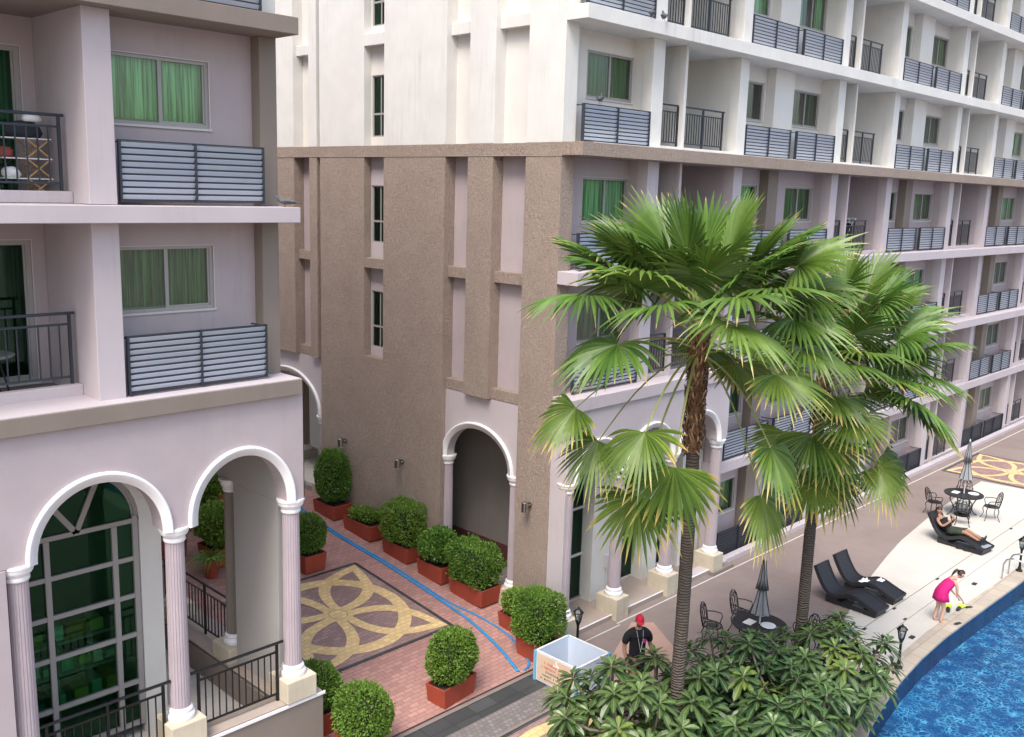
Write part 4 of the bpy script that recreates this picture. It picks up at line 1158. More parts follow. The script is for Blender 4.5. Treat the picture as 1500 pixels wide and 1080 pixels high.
def plumeria(base,crown_c,rad,nros,label,seed,hgt_bias=.25):
    root=thing('plumeria_tree',label,'plumeria tree',base,0,'plumeria trees in front of the pool deck')
    rg=random.Random(seed); b=Vector(base); C_=Vector(crown_c)
    ros=[]; tries=0
    while len(ros)<nros and tries<6000:
        tries+=1
        v=Vector((rg.gauss(0,1),rg.gauss(0,1),rg.gauss(0,1)+hgt_bias)).normalized()
        k=rg.uniform(.62,1.0) if rg.random()<.75 else rg.uniform(.3,.7)
        p=C_+Vector((v.x*rad[0],v.y*rad[1],v.z*rad[2]))*k
        if p.z<G+.6: continue
        if any((p-q[0]).length<.40 for q in ros): continue
        ros.append((p,v))
    tr=MB(); fork=b+Vector((0,0,.55)); tr.tube([b,b+Vector((.02,.01,.3)),fork],[.10,.08,.07],8)
    # 5 main limbs
    limbs=[]
    for i in range(6):
        a=2*PI*i/6+rg.random()*.5
        e=C_+Vector((math.cos(a)*rad[0]*.45,math.sin(a)*rad[1]*.45,-rad[2]*.25+rg.uniform(-.1,.15)))
        mid_=fork.lerp(e,.5)+Vector((0,0,-.12))
        tr.tube([fork,mid_,e],[.06,.048,.035],6); limbs.append((mid_,e))
    mb=MB();at=[];md=[]
    mby=MB();aty=[];mdy=[]
    for p,v in ros:
        lm=min(limbs,key=lambda l:(l[1]-p).length)
        st=lm[1]; bend=st.lerp(p,.55)+Vector((0,0,-.10))
        tr.tube([st,bend,p],[.03,.024,.020],5)
        axis=(Vector((v.x*.5,v.y*.5,1.0))).normalized()
        nl=rg.randint(20,28); yb=rg.random()<.10
        a0=Vector((1,0,0)) if abs(axis.x)<.9 else Vector((0,1,0)); e1=(a0-axis*a0.dot(axis)).normalized(); e2=axis.cross(e1)
        for j in range(nl):
            a=j*2.39996+rg.uniform(-.15,.15); lev=j/nl       # 0 outer/lower .. 1 inner/upright
            el=-.20+1.15*lev**1.4+rg.uniform(-.12,.12)
            d=(e1*math.cos(a)+e2*math.sin(a))*math.cos(el)+axis*math.sin(el)
            L=rg.uniform(.32,.43)*(1-.45*lev**2); W=L*rg.uniform(.25,.33)
            T=(mby,aty,mdy) if yb and rg.random()<.6 else (mb,at,md)
            plumeria_leaf(*T,p-axis*(.10*(1-lev)),d.normalized(),axis,L,W,min(1,max(0,rg.gauss(.16,.12)+.75*lev**3)))
    tr.build('trunk',barkg,root,world=True,smooth=True)
    mb.at['rn']=at; mb.at['mid']=md; mb.build('crown',plum,root,world=True)
    if mby.v:
        mby.at['rn']=aty; mby.at['mid']=mdy; mby.build('young_leaves',plumy,root,world=True)
plumeria((12.6,8.9,G),(12.55,8.95,.72),(1.6,1.35,.80),56,'plumeria left of the near palm trunk, beside the white notice box',31)
plumeria((14.6,8.3,G),(14.85,8.15,.50),(1.5,1.4,.85),58,'plumeria between the two palm trunks, in front of the nearer round table',32)
plumeria((16.6,7.4,G),(16.6,7.45,.55),(1.6,1.2,.85),52,'rightmost plumeria whose branches lean out over the pool edge',33)
plumeria((13.6,6.9,G),(13.7,6.9,.5),(1.5,1.2,.9),46,'plumeria nearest the camera at the bottom edge, right of the near palm trunk',34)
# ================================================================== FURNITURE AND PEOPLE
iron=blackm
wick=mat_tiles('charcoal_wicker',(.035,.035,.042),(.010,.010,.012),.05,.018,.004,.25,rough=.45,bump=.9,stain=.05)
def chair(label):
    t=thing('patio_chair',label,'chair',(0,0,0),0,'black wrought iron chairs around the round tables')
    # local: faces +y, seat at .45
    mb=MB(); 
    mb.tube([(.21*math.cos(2*PI*k/24),.21*math.sin(2*PI*k/24),.44) for k in range(25)],.014,6)
    for i in range(-4,5):
        u=i*.045; h=math.sqrt(max(0,.20**2-u*u)); mb.tube([(u,-h,.44),(u,h,.44)],.006,4); mb.tube([(-h,u,.44),(h,u,.44)],.006,4)
    mb.lathe([(.0,.435),(.13,.437),(.13,.441),(0,.443)],n=16,cap=False)
    mb.build('seat',iron,t)
    mb=MB()
    arch=[(-.20,-.17,.44),(-.22,-.21,.62),(-.20,-.25,.80),(-.11,-.28,.90),(0,-.29,.93),(.11,-.28,.90),(.20,-.25,.80),(.22,-.21,.62),(.20,-.17,.44)]
    mb.tube(arch,.014,6)
    P=lambda u,z:(u,-.17-.12*((z-.44)/.49),z)
    for (cu,cz,rr) in ((0,.72,.085),(-.11,.60,.06),(.11,.60,.06),(-.11,.80,.05),(.11,.80,.05),(0,.55,.05),(0,.86,.04)):
        mb.tube([P(cu+rr*math.cos(2*PI*k/14),cz+rr*math.sin(2*PI*k/14)) for k in range(15)],.008,4)
    for u in (-.15,-.05,.05,.15): mb.tube([P(u,.46),P(u*1.05,.66),P(u*.8,.86)],.007,4)
    mb.build('backrest',iron,t)
    for s_ in (-1,1):
        mb=MB(); mb.tube([(s_*.21,-.21,.66),(s_*.25,-.05,.67),(s_*.25,.12,.66),(s_*.22,.16,.60),(s_*.19,.12,.45)],.013,6); mb.build('armrest',iron,t)
    for sx in (-1,1):
        for sy in (-1,1):
            mb=MB(); mb.tube([(sx*.15,sy*.15,.44),(sx*.19,sy*.19,.32),(sx*.165,sy*.165,.17),(sx*.20,sy*.21,.05),(sx*.225,sy*.235,.0)],[.015,.014,.011,.011,.015],6); mb.build('leg',iron,t)
    return t
chair0=None
def place_chair(x,y,rz,label):
    global chair0
    if chair0 is None: chair0=chair(label); c=chair0
    else: c=copy_tree(chair0); c['label']=label
    c.location=(x,y,G+.008); c.rotation_euler=(0,0,rz); return c
def table(x,y,label):
    t=thing('patio_table',label,'table',(x,y,G+.008),0,'round black patio tables')
    mb=MB(); mb.lathe([(.05,.715),(.56,.715),(.585,.70),(.60,.715),(.60,.735),(.585,.742),(.05,.742)],n=48)
    mb.build('tabletop',CACHE['perf'],t)
    mb=MB()
    mb.tube([(.30*math.cos(2*PI*k/20),.30*math.sin(2*PI*k/20),.28) for k in range(21)],.012,5)
    mb.build('ring',iron,t)
    for k in range(4):
        a=PI/4+k*PI/2; c,s=math.cos(a),math.sin(a); mb=MB()
        mb.tube([(c*.42,s*.42,.71),(c*.44,s*.44,.55),(c*.28,s*.28,.28),(c*.38,s*.38,.08),(c*.50,s*.50,.0)],[.02,.018,.016,.016,.02],6); mb.build('leg',iron,t)
CACHE['perf']=mat_tiles('perforated_black_iron',(.016,.016,.018),(.05,.05,.05),.07,.07,.008,.1,rough=.35,bump=.8,stain=.0)
polem=mat_plain('pole_grey',(.5,.5,.5),.5)
T1=(18.3,9.85); T2=(32.05,10.35)
def umb(x,y,h,label):
    gm_=CACHE.setdefault('umb',mat_plain('grey_canvas',(.30,.31,.33),.85,var=.15,scale=6,bump=.3)); dm=CACHE.setdefault('umbd',mat_plain('dark_canvas_trim',(.03,.032,.036),.8))
    t=thing('closed_parasol',label,'parasol',(x,y,G+.01),0,'closed grey parasols')
    mb=MB(); mb.tube([(0,0,.05),(0,0,h)],.021,10); mb.lathe([(.01,h-.02),(.03,h),(.015,h+.05),(0,h+.07)],n=10,cap=False); mb.build('pole',polem,t)
    mb=MB(); mb.lathe([(.23,0),(.23,.05),(.08,.08),(.04,.18)],n=20); mb.build('base',iron,t)
    sq=lambda a:.72+.36*abs(math.cos(a*4))+.06*math.sin(a*3)
    mb=MB(); mb.lathe([(.03,h-.03),(.055,h-.18),(.08,h-.45),(.125,h-.70),(.05,h-.60),(.085,h-.78),(.13,h-1.02),(.185,h-1.22),(.19,h-1.27)],n=64,sq=sq,cap=False)
    mb.build('canopy',gm_,t,smooth=True)
    mb=MB()
    for k in range(8):
        a=k*PI/4; q=sq(a)
        for pr_ in ([(.03,h-.03),(.08,h-.45),(.127,h-.70)],[(.07,h-.68),(.13,h-1.02),(.187,h-1.25)]):
            mb.tube([(r_*q*1.03*math.cos(a),r_*q*1.03*math.sin(a),z_) for r_,z_ in pr_],.010,5)
    mb.build('trim',dm,t)
table(*T1,'round black iron table with three black chairs, under the nearer parasol')
umb(*T1,2.25,'nearer closed grey parasol, right behind the plumerias')
table(*T2,'round black iron table behind the sunbather, beside the far paving medallion')
umb(*T2,2.5,'farther closed grey parasol, above the table behind the sunbather')
def face(px,py,tx,ty): return math.atan2(ty-py,tx-px)-PI/2
place_chair(18.0,10.85,face(18.0,10.85,*T1),'black iron chair left of the nearer round table')
place_chair(19.1,10.75,face(19.1,10.75,*T1)+.9,'black iron chair behind the nearer round table')
place_chair(19.05,9.15,face(19.05,9.15,*T1)+.2,'black iron chair right of the nearer round table')
place_chair(31.35,11.0,face(31.35,11.0,*T2),'black iron chair left of the farther round table')
place_chair(33.0,10.65,face(33.0,10.65,*T2),'black iron chair behind the farther round table')
place_chair(32.3,9.55,face(32.3,9.55,*T2)+.3,'black iron chair right of the farther round table')
place_chair(31.1,10.0,face(31.1,10.0,*T2),'black iron chair in front of the farther round table, nearest the sunbather')
plate=mat_plain('white_plastic',(.82,.82,.82),.4)
def plate_(x,y,label,sq=False):
    mb=MB()
    if sq: mb.box(-.14,.14,-.10,.10,0,.012)
    else: mb.lathe([(.0,0),(.12,0),(.17,.012),(.165,.018),(.02,.008)],n=24,cap=False)
    o=mb.build('napkin_stack' if sq else 'white_tray',plate,None,loc=(x,y,G+.008+.743)); tag(o,label,'tray' if not sq else 'napkins')
plate_(T1[0]+.02,T1[1]-.20,'round white tray on the nearer black table'); plate_(T1[0]-.12,T1[1]+.18,'square white napkin stack on the nearer black table',True)
plate_(T2[0]+.15,T2[1]-.25,'round white tray on the farther black table'); plate_(T2[0]-.1,T2[1]+.22,'square white napkin stack on the farther black table',True)

def lounger(x,y,label,rz=0,w=.62):
    t=thing('sun_lounger',label,'sun lounger',(x,y,G+.006),rz,'black wicker wave loungers')
    # local: back top at +y, foot at -y
    prof=[(.84,.86),(.76,.70),(.64,.50),(.52,.35),(.40,.27),(.26,.25),(.08,.30),(-.10,.37),(-.28,.37),(-.50,.30),(-.70,.23),(-.88,.18)]
    pts=[]; 
    def cr(P,n=4):
        out=[]
        for i in range(len(P)-1):
            p0=P[max(0,i-1)];p1=P[i];p2=P[i+1];p3=P[min(len(P)-1,i+2)]
            for k in range(n):
                t_=k/n
                out.append(tuple(.5*((2*p1[j])+(-p0[j]+p2[j])*t_+(2*p0[j]-5*p1[j]+4*p2[j]-p3[j])*t_*t_+(-p0[j]+3*p1[j]-3*p2[j]+p3[j])*t_**3) for j in (0,1)))
        out.append(P[-1]); return out
    S=cr(prof)
    th=.075; under=[]
    for i,(u,z) in enumerate(S):
        a=S[max(0,i-1)];b=S[min(len(S)-1,i+1)]; d=Vector((b[0]-a[0],b[1]-a[1])).normalized(); nrm=Vector((-d.y,d.x))
        if nrm.y>0: nrm=-nrm
        under.append((u+nrm.x*th,z+nrm.y*th))
    mb=MB(); n=len(S)
    for s_ in (0,):
        vs=[(-w/2,u,z) for u,z in S]+[(w/2,u,z) for u,z in S]+[(-w/2,u,z) for u,z in under]+[(w/2,u,z) for u,z in under]
        fs=[]
        for i in range(n-1):
            fs+=[(i,n+i,n+i+1,i+1),(2*n+i,2*n+i+1,3*n+i+1,3*n+i),(i,i+1,2*n+i+1,2*n+i),(n+i,3*n+i,3*n+i+1,n+i+1)]
        fs+=[(0,2*n,3*n,n),(n-1,2*n-1,4*n-1,3*n-1)]
        mb.add(vs,fs)
    mb.build('body',wick,t)
    mb=MB(); 
    for s_ in (-1,1):
        P=[(s_*(w/2-.02),u,z+.004) for u,z in S]; mb.tube(P,.024,6)
    mb.build('edge_roll',wick,t)
    for yy,zz in ((.36,.22),(-.66,.20)):
        mb=MB(); mb.box(-w/2+.03,w/2-.03,yy-.16,yy+.16,0,zz-.045); mb.build('foot_block',wick,t,bevel=.01)
    for s_ in (-1,1): mb=MB(); mb.box(s_*(w/2-.05)-.02,s_*(w/2-.05)+.02,-.52,.22,.03,.10); mb.build('side_rail',wick,t)
    return t
lounger(22.45,9.65,'empty black wicker lounger, the nearer one of the pair',-.05)
lounger(23.55,9.68,'empty black wicker lounger with white towels, the farther one of the pair',-.05)
lounger(29.05,9.35,'black wicker lounger with a person lying on it',-.12,w=.68)
# towels on the second lounger
def crumple(name,label,cat,c,sx,sy,h,mat,seed,rz=0,n=14,parent=None):
    rg=random.Random(seed); mb=MB(); vs=[];fs=[]
    for i in range(n+1):
        for j in range(n+1):
            u=i/n-.5;v=j/n-.5; z=h*(.35+.9*noise.noise(Vector((u*4+seed,v*4,0)))+.5*noise.noise(Vector((u*9,v*9+seed,1))))*max(0,1-(2*max(abs(u),abs(v)))**4)
            vs.append((u*sx*(1+.18*noise.noise(Vector((v*3,seed,0)))),v*sy*(1+.18*noise.noise(Vector((u*3,seed,4)))),max(0,z)+.004))
    for i in range(n):
        for j in range(n): a=i*(n+1)+j; fs.append((a,a+n+1,a+n+2,a+1))
    mb.add(vs,fs); o=mb.build(name,mat,None,smooth=True,loc=c,rot=rz); tag(o,label,cat); return o
towelw=mat_plain('white_towel',(.80,.80,.80),.95,bump=.5,scale=60)
crumple('towel','crumpled white towel on the farther empty lounger','towel',(23.40,9.72,G+.345),.30,.22,.10,towelw,3)
crumple('towel','small white towel towards the foot of the farther empty lounger','towel',(23.68,9.42,G+.385),.20,.16,.06,towelw,5)
neon=mat_plain('neon_yellow_rubber',(.62,.85,.04),.45)
darkr=mat_plain('dark_rubber',(.03,.03,.035),.5)
def flipper(x,y,rz,label):
    t=thing('swim_fin',label,'swim fin',(x,y,G+.006),rz,'yellow swim fins on the deck')
    mb=MB(); vs=[];fs=[]
    for i,(u,w_) in enumerate(((0,.05),(.1,.065),(.2,.09),(.34,.10),(.38,.085))):
        for s_ in (-1,0,1): vs.append((s_*w_,u,.05*(1-u/.4)+(.012 if s_ else .0)+.012))
    for i in range(4):
        for k in range(2): a=i*3+k; fs.append((a,a+1,a+4,a+3))
    mb.add(vs,fs); o=mb.build('blade',neon,t); m=o.modifiers.new('s','SOLIDIFY'); m.thickness=.012
    mb=MB(); mb.tube([(0,.04,.05),(0,-.06,.05),(0,-.17,.04)],[.05,.052,.038],8,flat=.7); mb.build('foot_pocket',darkr,t)
flipper(24.0,7.80,-1.2,'yellow swim fin nearer the woman in pink'); flipper(24.25,7.62,-1.5,'yellow swim fin with the dark pocket farther from the woman in pink')
def sandal(x,y,rz,label,grp):
    t=thing('sandal',label,'sandal',(x,y,G+.006),rz,grp)
    mb=MB(); mb.prism([(-.035,-.12),(.035,-.12),(.045,.02),(.04,.10),(.0,.135),(-.045,.09),(-.042,0)],0,.025); mb.build('sole',darkr,t)
    mb=MB(); mb.tube([(-.04,.02,.02),(-.01,.06,.055),(.0,.09,.03)],.01,5); mb.tube([(.04,.02,.02),(.01,.06,.055),(0,.09,.03)],.01,5); mb.build('strap',darkr,t)
sandal(28.75,9.20,.3,'black sandal beside the sunbather, the one nearer the lounger back','sandals under the sunbather')
sandal(28.72,8.98,.2,'black sandal beside the sunbather, the one nearer the lounger foot','sandals under the sunbather')
sandal(24.55,7.50,1.1,'dark sandal by the pool edge right of the yellow fins','dark sandals by the fins')
sandal(23.35,7.33,1.3,'dark sandal at the pool edge below the yellow fins','dark sandals by the fins')

# ------------------------------------------------------------------ garden lamps, wall lamps, pool ladder
lglass=mat_glass('lantern_glass',(.85,.88,.9),.8,.05)
lampw=mat_plain('opal_glass',(.75,.74,.70),.3)
def garden_lamp(x,y,z,h,label):
    t=thing('garden_lamp',label,'lamp post',(x,y,z),0,'black garden lanterns')
    mb=MB(); mb.lathe([(.09,0),(.09,.03),(.05,.06),(.04,.12),(.032,.14),(.028,h-.42),(.04,h-.38),(.055,h-.34)],n=14); mb.build('post',iron,t)
    mb=MB(); b=h-.33
    for k in range(6):
        a=k*PI/3; c,s=math.cos(a),math.sin(a); mb.tube([(c*.055,s*.055,b),(c*.095,s*.095,b+.22)],.007,4)
    mb.lathe([(.05,b-.01),(.06,b-.01),(.06,b+.01),(.05,b+.01)],n=6); mb.lathe([(.12,b+.215),(.12,b+.235),(.07,b+.29),(.02,b+.32),(.015,b+.35),(.0,b+.36)],n=6,cap=False); mb.build('lantern_frame',iron,t)
    mb=MB(); mb.lathe([(.052,b+.01),(.09,b+.215)],n=6,cap=False); mb.build('lantern_glass',lglass,t)
    mb=MB(); mb.lathe([(.018,b+.01),(.025,b+.06),(.02,b+.12),(.0,b+.14)],n=10); mb.build('bulb',lampw,t)
garden_lamp(28.2,7.42,G+.02,1.0,'black lantern post by the pool ladder at the right edge')
garden_lamp(20.05,7.40,G+.02,1.0,'black lantern post on the cream deck right of the plumerias')
garden_lamp(15.45,12.70,G+.0,1.02,'black lantern post between the white sign box and the portico')
chrome=mat_plain('brushed_chrome',(.45,.44,.42),.25,1,.5)
def wall_lamp(y,z,label,x=XB):
    t=thing('wall_lamp',label,'wall lamp',(x,y,z),0,'small chrome spotlights on the taupe wall')
    t.scale=(1.35,1.35,1.35)
    mb=MB(); mb.tube([(0,0,0),(-.03,0,0)],.05,14); mb.tube([(-.03,0,0),(-.13,0,-.0)],.016,8); mb.build('bracket',chrome,t)
    mb=MB(); mb.tube([(-.13,-.0,.075),(-.13,0,.06),(-.13,0,-.10)],[.035,.058,.058],16); mb.build('head',chrome,t)
    mb=MB(); mb.tube([(-.13,0,-.101),(-.13,0,-.108)],.05,16); mb.build('lens',lampw,t)
wall_lamp(21.35,2.33,'small wall spotlight above the tallest shrub at the far end')
wall_lamp(18.85,2.28,'small wall spotlight in the middle, left of the white arch')
wall_lamp(14.28,2.27,'small wall spotlight on the corner pier right of the arch')
t=thing('pool_ladder','stainless pool ladder handrails at the right edge of the deck','pool ladder',(27.5,7.12,G))
for dx in (-.26,.26):
    mb=MB(); mb.tube([(dx,.45,.02),(dx,.45,.42),(dx,.38,.58),(dx,.2,.66),(dx,.02,.63),(dx,-.12,.48),(dx,-.16,.2),(dx,-.16,-.7)],.022,10); mb.build('handrail',steel,t)
for k in range(3):
    mb=MB(); mb.tube([(-.26,-.16,-.2-.22*k),(.26,-.16,-.2-.22*k)],.02,8); mb.build('rung',steel,t)

# ------------------------------------------------------------------ blue hoses on the walkway
hosem=mat_plain('blue_plastic_hose',(.03,.24,.52),.4,var=.25,scale=3)
def smooth(P,n=8):
    P=[Vector(p) for p in P]; out=[]
    for i in range(len(P)-1):
        a=P[max(0,i-1)];b=P[i];c=P[i+1];d=P[min(len(P)-1,i+2)]
        for k in range(n):
            t=k/n; out.append(.5*((2*b)+(-a+c)*t+(2*a-5*b+4*c-d)*t*t+(-a+3*b-3*c+d)*t**3))
    out.append(P[-1]); return out
def hose(P,r,label):
    pts=smooth([(x,y,0) for x,y in P]); mb=MB()
    for p in pts: p.z=ramp_z(p.y)+r*.45+.006
    mb.tube(pts,r,8,flat=.45); o=mb.build('hose',hosem,None,smooth=True); tag(o,label,'hose','blue hoses on the brick walkway')
hose([(14.5,24.6),(14.55,23.6),(14.45,22.0),(14.38,20.3),(14.42,18.6),(14.40,17.3),(14.36,16.0),(14.28,14.9),(14.05,13.8),(13.72,12.85)],.038,'blue hose lying across the red bricks, running straight to the sign box')
hose([(14.56,24.6),(14.62,23.4),(14.54,21.8),(14.46,20.1),(14.52,18.4),(14.50,17.1),(14.47,15.9),(14.60,15.0),(14.58,14.0),(14.2,13.0),(13.85,12.8)],.028,'blue hose that splits off to the right and loops past the last shrubs')

# ------------------------------------------------------------------ sign box
foam=mat_plain('white_foam_board',(.66,.74,.85),.7,var=.06,scale=4)
foamb=mat_plain('blue_board_edge',(.16,.42,.60),.6)
signf=mat_plain('cream_notice_board',(.66,.50,.36),.7,var=.1,scale=5)
redt=mat_plain('faded_red_lettering',(.55,.12,.09),.7); darkt=mat_plain('dark_lettering',(.10,.08,.08),.7); whitet=mat_plain('white_lettering',(.85,.85,.85),.7)
S=thing('notice_box','open box of white boards with a faded printed notice at the end of the walkway','notice board box',(14.35,11.9,G))
bx0,bx1,by0,by1=-.53,.50,-.56,.56; H_=.66
for nm,(a,b,c,d) in {'left':(bx0,bx0+.03,by0,by1),'right':(bx1-.03,bx1,by0,by1),'front':(bx0+.032,bx1-.032,by0,by0+.03),'back':(bx0+.032,bx1-.032,by1-.03,by1)}.items():
    mb=MB(); mb.box(a,b,c,d,.02,H_); mb.build('board',foam,S)
for (x,y) in ((bx0,by0),(bx1,by0),(bx0,by1),(bx1,by1)):
    mb=MB(); mb.box(x-.03,x+.03,y-.03,y+.03,0,H_+.006); mb.build('corner_post',foamb,S)
mb=MB(); mb.box(bx0-.01,bx0+.035,by0+.03,by1-.03,H_+.001,H_+.012); mb.box(bx1-.035,bx1+.01,by0+.03,by1-.03,H_+.001,H_+.012); mb.box(bx0+.03,bx1-.03,by0-.01,by0+.035,H_+.001,H_+.012); mb.box(bx0+.03,bx1-.03,by1-.035,by1+.01,H_+.001,H_+.012)
mb.build('rim',plate,S)
mb=MB(); mb.box(.0,.22,-.2,.05,.02,.10); mb.build('floor_hatch',darkt,S)
mb=MB(); mb.box(bx0-.008,bx0-.001,by0+.05,by1-.05,.05,H_-.03); nf=mb.build('notice',signf,S)
# printed rows on the left-facing side: read from +y to -y
rg=random.Random(12); rows={0:(redt,.475,.055,.20,.92),1:(redt,.375,.05,.12,.80),2:(darkt,.285,.05,.24,.90),3:(darkt,.20,.04,.16,.82),4:(darkt,.12,.035,.10,.86)}
for k,(m_,zc,hh,a,b) in rows.items():
    mb=MB(); u=a
    while u<b:
        w_=rg.uniform(.018,.032); y1=by1-.05-u*(by1-by0-.1); 
        # a glyph: loop, stem and mark, as the weathered script shows
        x=bx0-.0095
        mb.box(x-.001,x+.001,y1-w_,y1-w_+.007,zc-hh/2,zc+hh/2); mb.box(x-.001,x+.001,y1-.007,y1,zc-hh/2,zc+hh*rg.uniform(.1,.5)); mb.box(x-.0015,x+.0008,y1-w_,y1,zc+hh*rg.choice([-.5,.32,.5])-.004,zc+hh*.5-.0)if rg.random()<.5 else mb.box(x-.0015,x+.0008,y1-w_,y1,zc+hh*.38,zc+hh*.5)
        if rg.random()<.3: mb.box(x-.0015,x+.0008,y1-w_*.8,y1-w_*.3,zc+hh*.6,zc+hh*.78)
        u+=(w_+.012)/(by1-by0-.1)
        if rg.random()<.14: u+=.04
    mb.build('lettering',m_,nf)
mb=MB(); mb.tube([(bx0-.011,-.02,.55),(bx0-.011,-.10,.50),(bx0-.011,.07,.50),(bx0-.011,-.02,.55)],.008,4); mb.tube([(bx0-.011,-.02,.57),(bx0-.011,-.02,.61)],.012,5); mb.build('emblem',whitet,nf)

# ------------------------------------------------------------------ things on the balconies
wood=mat_plain('pale_wood',(.50,.30,.13),.7,var=.2,scale=12); clothd=mat_plain('dark_cloth',(.035,.04,.05),.95,bump=.4,scale=30)
t=thing('storage_rack','folding wooden rack with bundles on the upper left balcony','rack',(5.0,14.35,8.96))
for lev in range(3):
    z0=.06+lev*.27
    for yy in (-.18,.18):
        mb=MB(); mb.tube([(-.02,yy,z0),(.28,yy,z0+.25)],.012,5); mb.tube([(.28,yy,z0),(-.02,yy,z0+.25)],.012,5); mb.build('cross_brace',wood,t)
    mb=MB(); mb.box(-.35,.30,-.2,.2,z0+.25,z0+.265); mb.build('shelf',plate,t)
def bundle(x,y,z,s,mat,label,seed,cat='bundle'):
    rg=random.Random(seed); mb=MB(); N=14
    prof=[(.0,0),(.42,.02),(.5,.28),(.46,.6),(.3,.85),(.12,.93),(.0,.95)]
    vs=[]; 
    for r_,zz in prof:
        for k in range(N):
            a=2*PI*k/N; q=1+.25*noise.noise(Vector((math.cos(a)*1.5+seed,math.sin(a)*1.5,zz*3)))
            vs.append((r_*q*s[0]*math.cos(a),r_*q*s[1]*math.sin(a),zz*s[2]))
    fs=[(i*N+k,i*N+(k+1)%N,(i+1)*N+(k+1)%N,(i+1)*N+k) for i in range(len(prof)-1) for k in range(N)]
    mb.add(vs,fs); o=mb.build('bundle',mat,None,smooth=True,loc=(x,y,z)); tag(o,label,cat); return o
bundle(5.0,14.35,9.825,(.50,.36,.25),clothd,'dark bag on top of the rack on the upper left balcony',1)
bundle(4.72,14.3,9.56-.005,(.24,.3,.16),mat_plain('rust_cloth',(.28,.08,.06),.9),'rust coloured bundle on the rack, left end',2)
bundle(4.8,14.3,9.29-.005,(.24,.3,.16),plate,'white bundle on the middle shelf of the rack',3)
bundle(5.1,14.3,10.045,(.26,.22,.12),plate,'white plastic bag on top of the dark bag',4)
bundle(4.2,14.5,8.965,(.7,.5,.62),clothd,'large dark covered heap beside the wooden rack',5)
mb=MB(); mb.tube([(4.62,14.55,8.97),(4.50,14.85,10.05)],.018,6); mb.tube([(4.74,14.55,8.97),(4.66,14.85,10.0)],.014,6); o=mb.build('white_poles',plate,None); tag(o,'two thin white poles leaning behind the rack on the upper left balcony','poles')
t=thing('balcony_table','round grey table on the lower left balcony behind the railing','table',(4.35,14.45,6.25))
mb=MB(); mb.lathe([(.36,.56),(.38,.58),(.36,.60)],n=28); mb.build('tabletop',mat_plain('grey_top',(.22,.25,.23),.5),t)
for k in range(4):
    a=PI/4+k*PI/2; mb=MB(); mb.tube([(.18*math.cos(a),.18*math.sin(a),.56),(.33*math.cos(a),.33*math.sin(a),0)],.014,6); mb.build('leg',iron,t)
t=thing('balcony_chair','cream cushioned chair at the left edge of the lower left balcony','chair',(3.55,14.4,6.25))
mb=MB(); mb.box(-.22,.22,-.22,.22,.40,.47); mb.build('seat',mat_plain('cream_cushion',(.6,.56,.42),.9),t,bevel=.02)
mb=MB(); mb.box(-.24,-.19,-.22,.22,.45,.85); mb.build('backrest',wood,t,bevel=.01)
for sx in (-.2,.2):
    for sy in (-.2,.2): mb=MB(); mb.box(sx-.015,sx+.015,sy-.015,sy+.015,0,.40); mb.build('leg',iron,t)
# clothes rack on the first lilac floor
t=thing('clothes_rack','white folding clothes rack with red and dark laundry on a lilac floor balcony','clothes rack',(29.25,14.15,7.66))
mb=MB(); 
for yy in (-.3,.3): mb.tube([(-.3,yy,0),(.35,yy,.95),(.62,yy,1.1)],.012,5); mb.tube([(.35,yy,0),(-.3,yy,.95),(-.55,yy,1.1)],.012,5)
for xx,zz in ((-.3,.95),(.35,.95),(.62,1.1),(-.55,1.1)): mb.tube([(xx,-.3,zz),(xx,.3,zz)],.009,5)
mb.build('frame',plate,t)
def cloth(parent,x,y0,y1,z1,z0,mat,nm='laundry'):
    mb=MB(); n=10; vs=[];fs=[]
    for i in range(n+1):
        y=y0+(y1-y0)*i/n
        for k,z in enumerate((z1,(z1+z0)/2,z0)): vs.append((x+.03*math.sin(i*1.7+k)+.02*k,y,z))
    for i in range(n):
        for k in range(2): a=i*3+k; fs.append((a,a+1,a+4,a+3))
    mb.add(vs,fs); o=mb.build(nm,mat,parent,smooth=True); return o
redc=mat_plain('red_cloth',(.42,.05,.05),.9); blkc=mat_plain('black_cloth',(.02,.018,.02),.9)
cloth(t,-.3,-.28,.28,.96,.45,redc); cloth(t,.35,-.28,.1,.96,.5,blkc); cloth(t,-.55,-.2,.25,1.11,.7,blkc); cloth(t,.62,-.1,.2,1.11,.8,plate)
t=thing('hanging_towel','red and white striped towel hung over a far lower balcony rail','towel',(28.95,13.62,5.9),PI/2)
cloth(t,0,-.5,.5,.0,-.75,redc,'red_stripe'); cloth(t,.03,-.35,-.15,.01,-.72,plate,'white_stripe'); cloth(t,.035,.1,.3,.01,-.72,plate,'white_stripe')
t=thing('laundry_basket','orange topped laundry heap behind a far balcony rail','laundry',(38.3,14.1,4.91))
mb=MB(); mb.lathe([(.18,0),(.24,.75)],n=14); mb.build('basket',clothd,t); mb=MB(); mb.lathe([(.24,.75),(.2,.92),(.08,1.0),(0,1.02)],n=14,cap=False); mb.build('clothes',mat_plain('orange_cloth',(.55,.25,.06),.9),t)

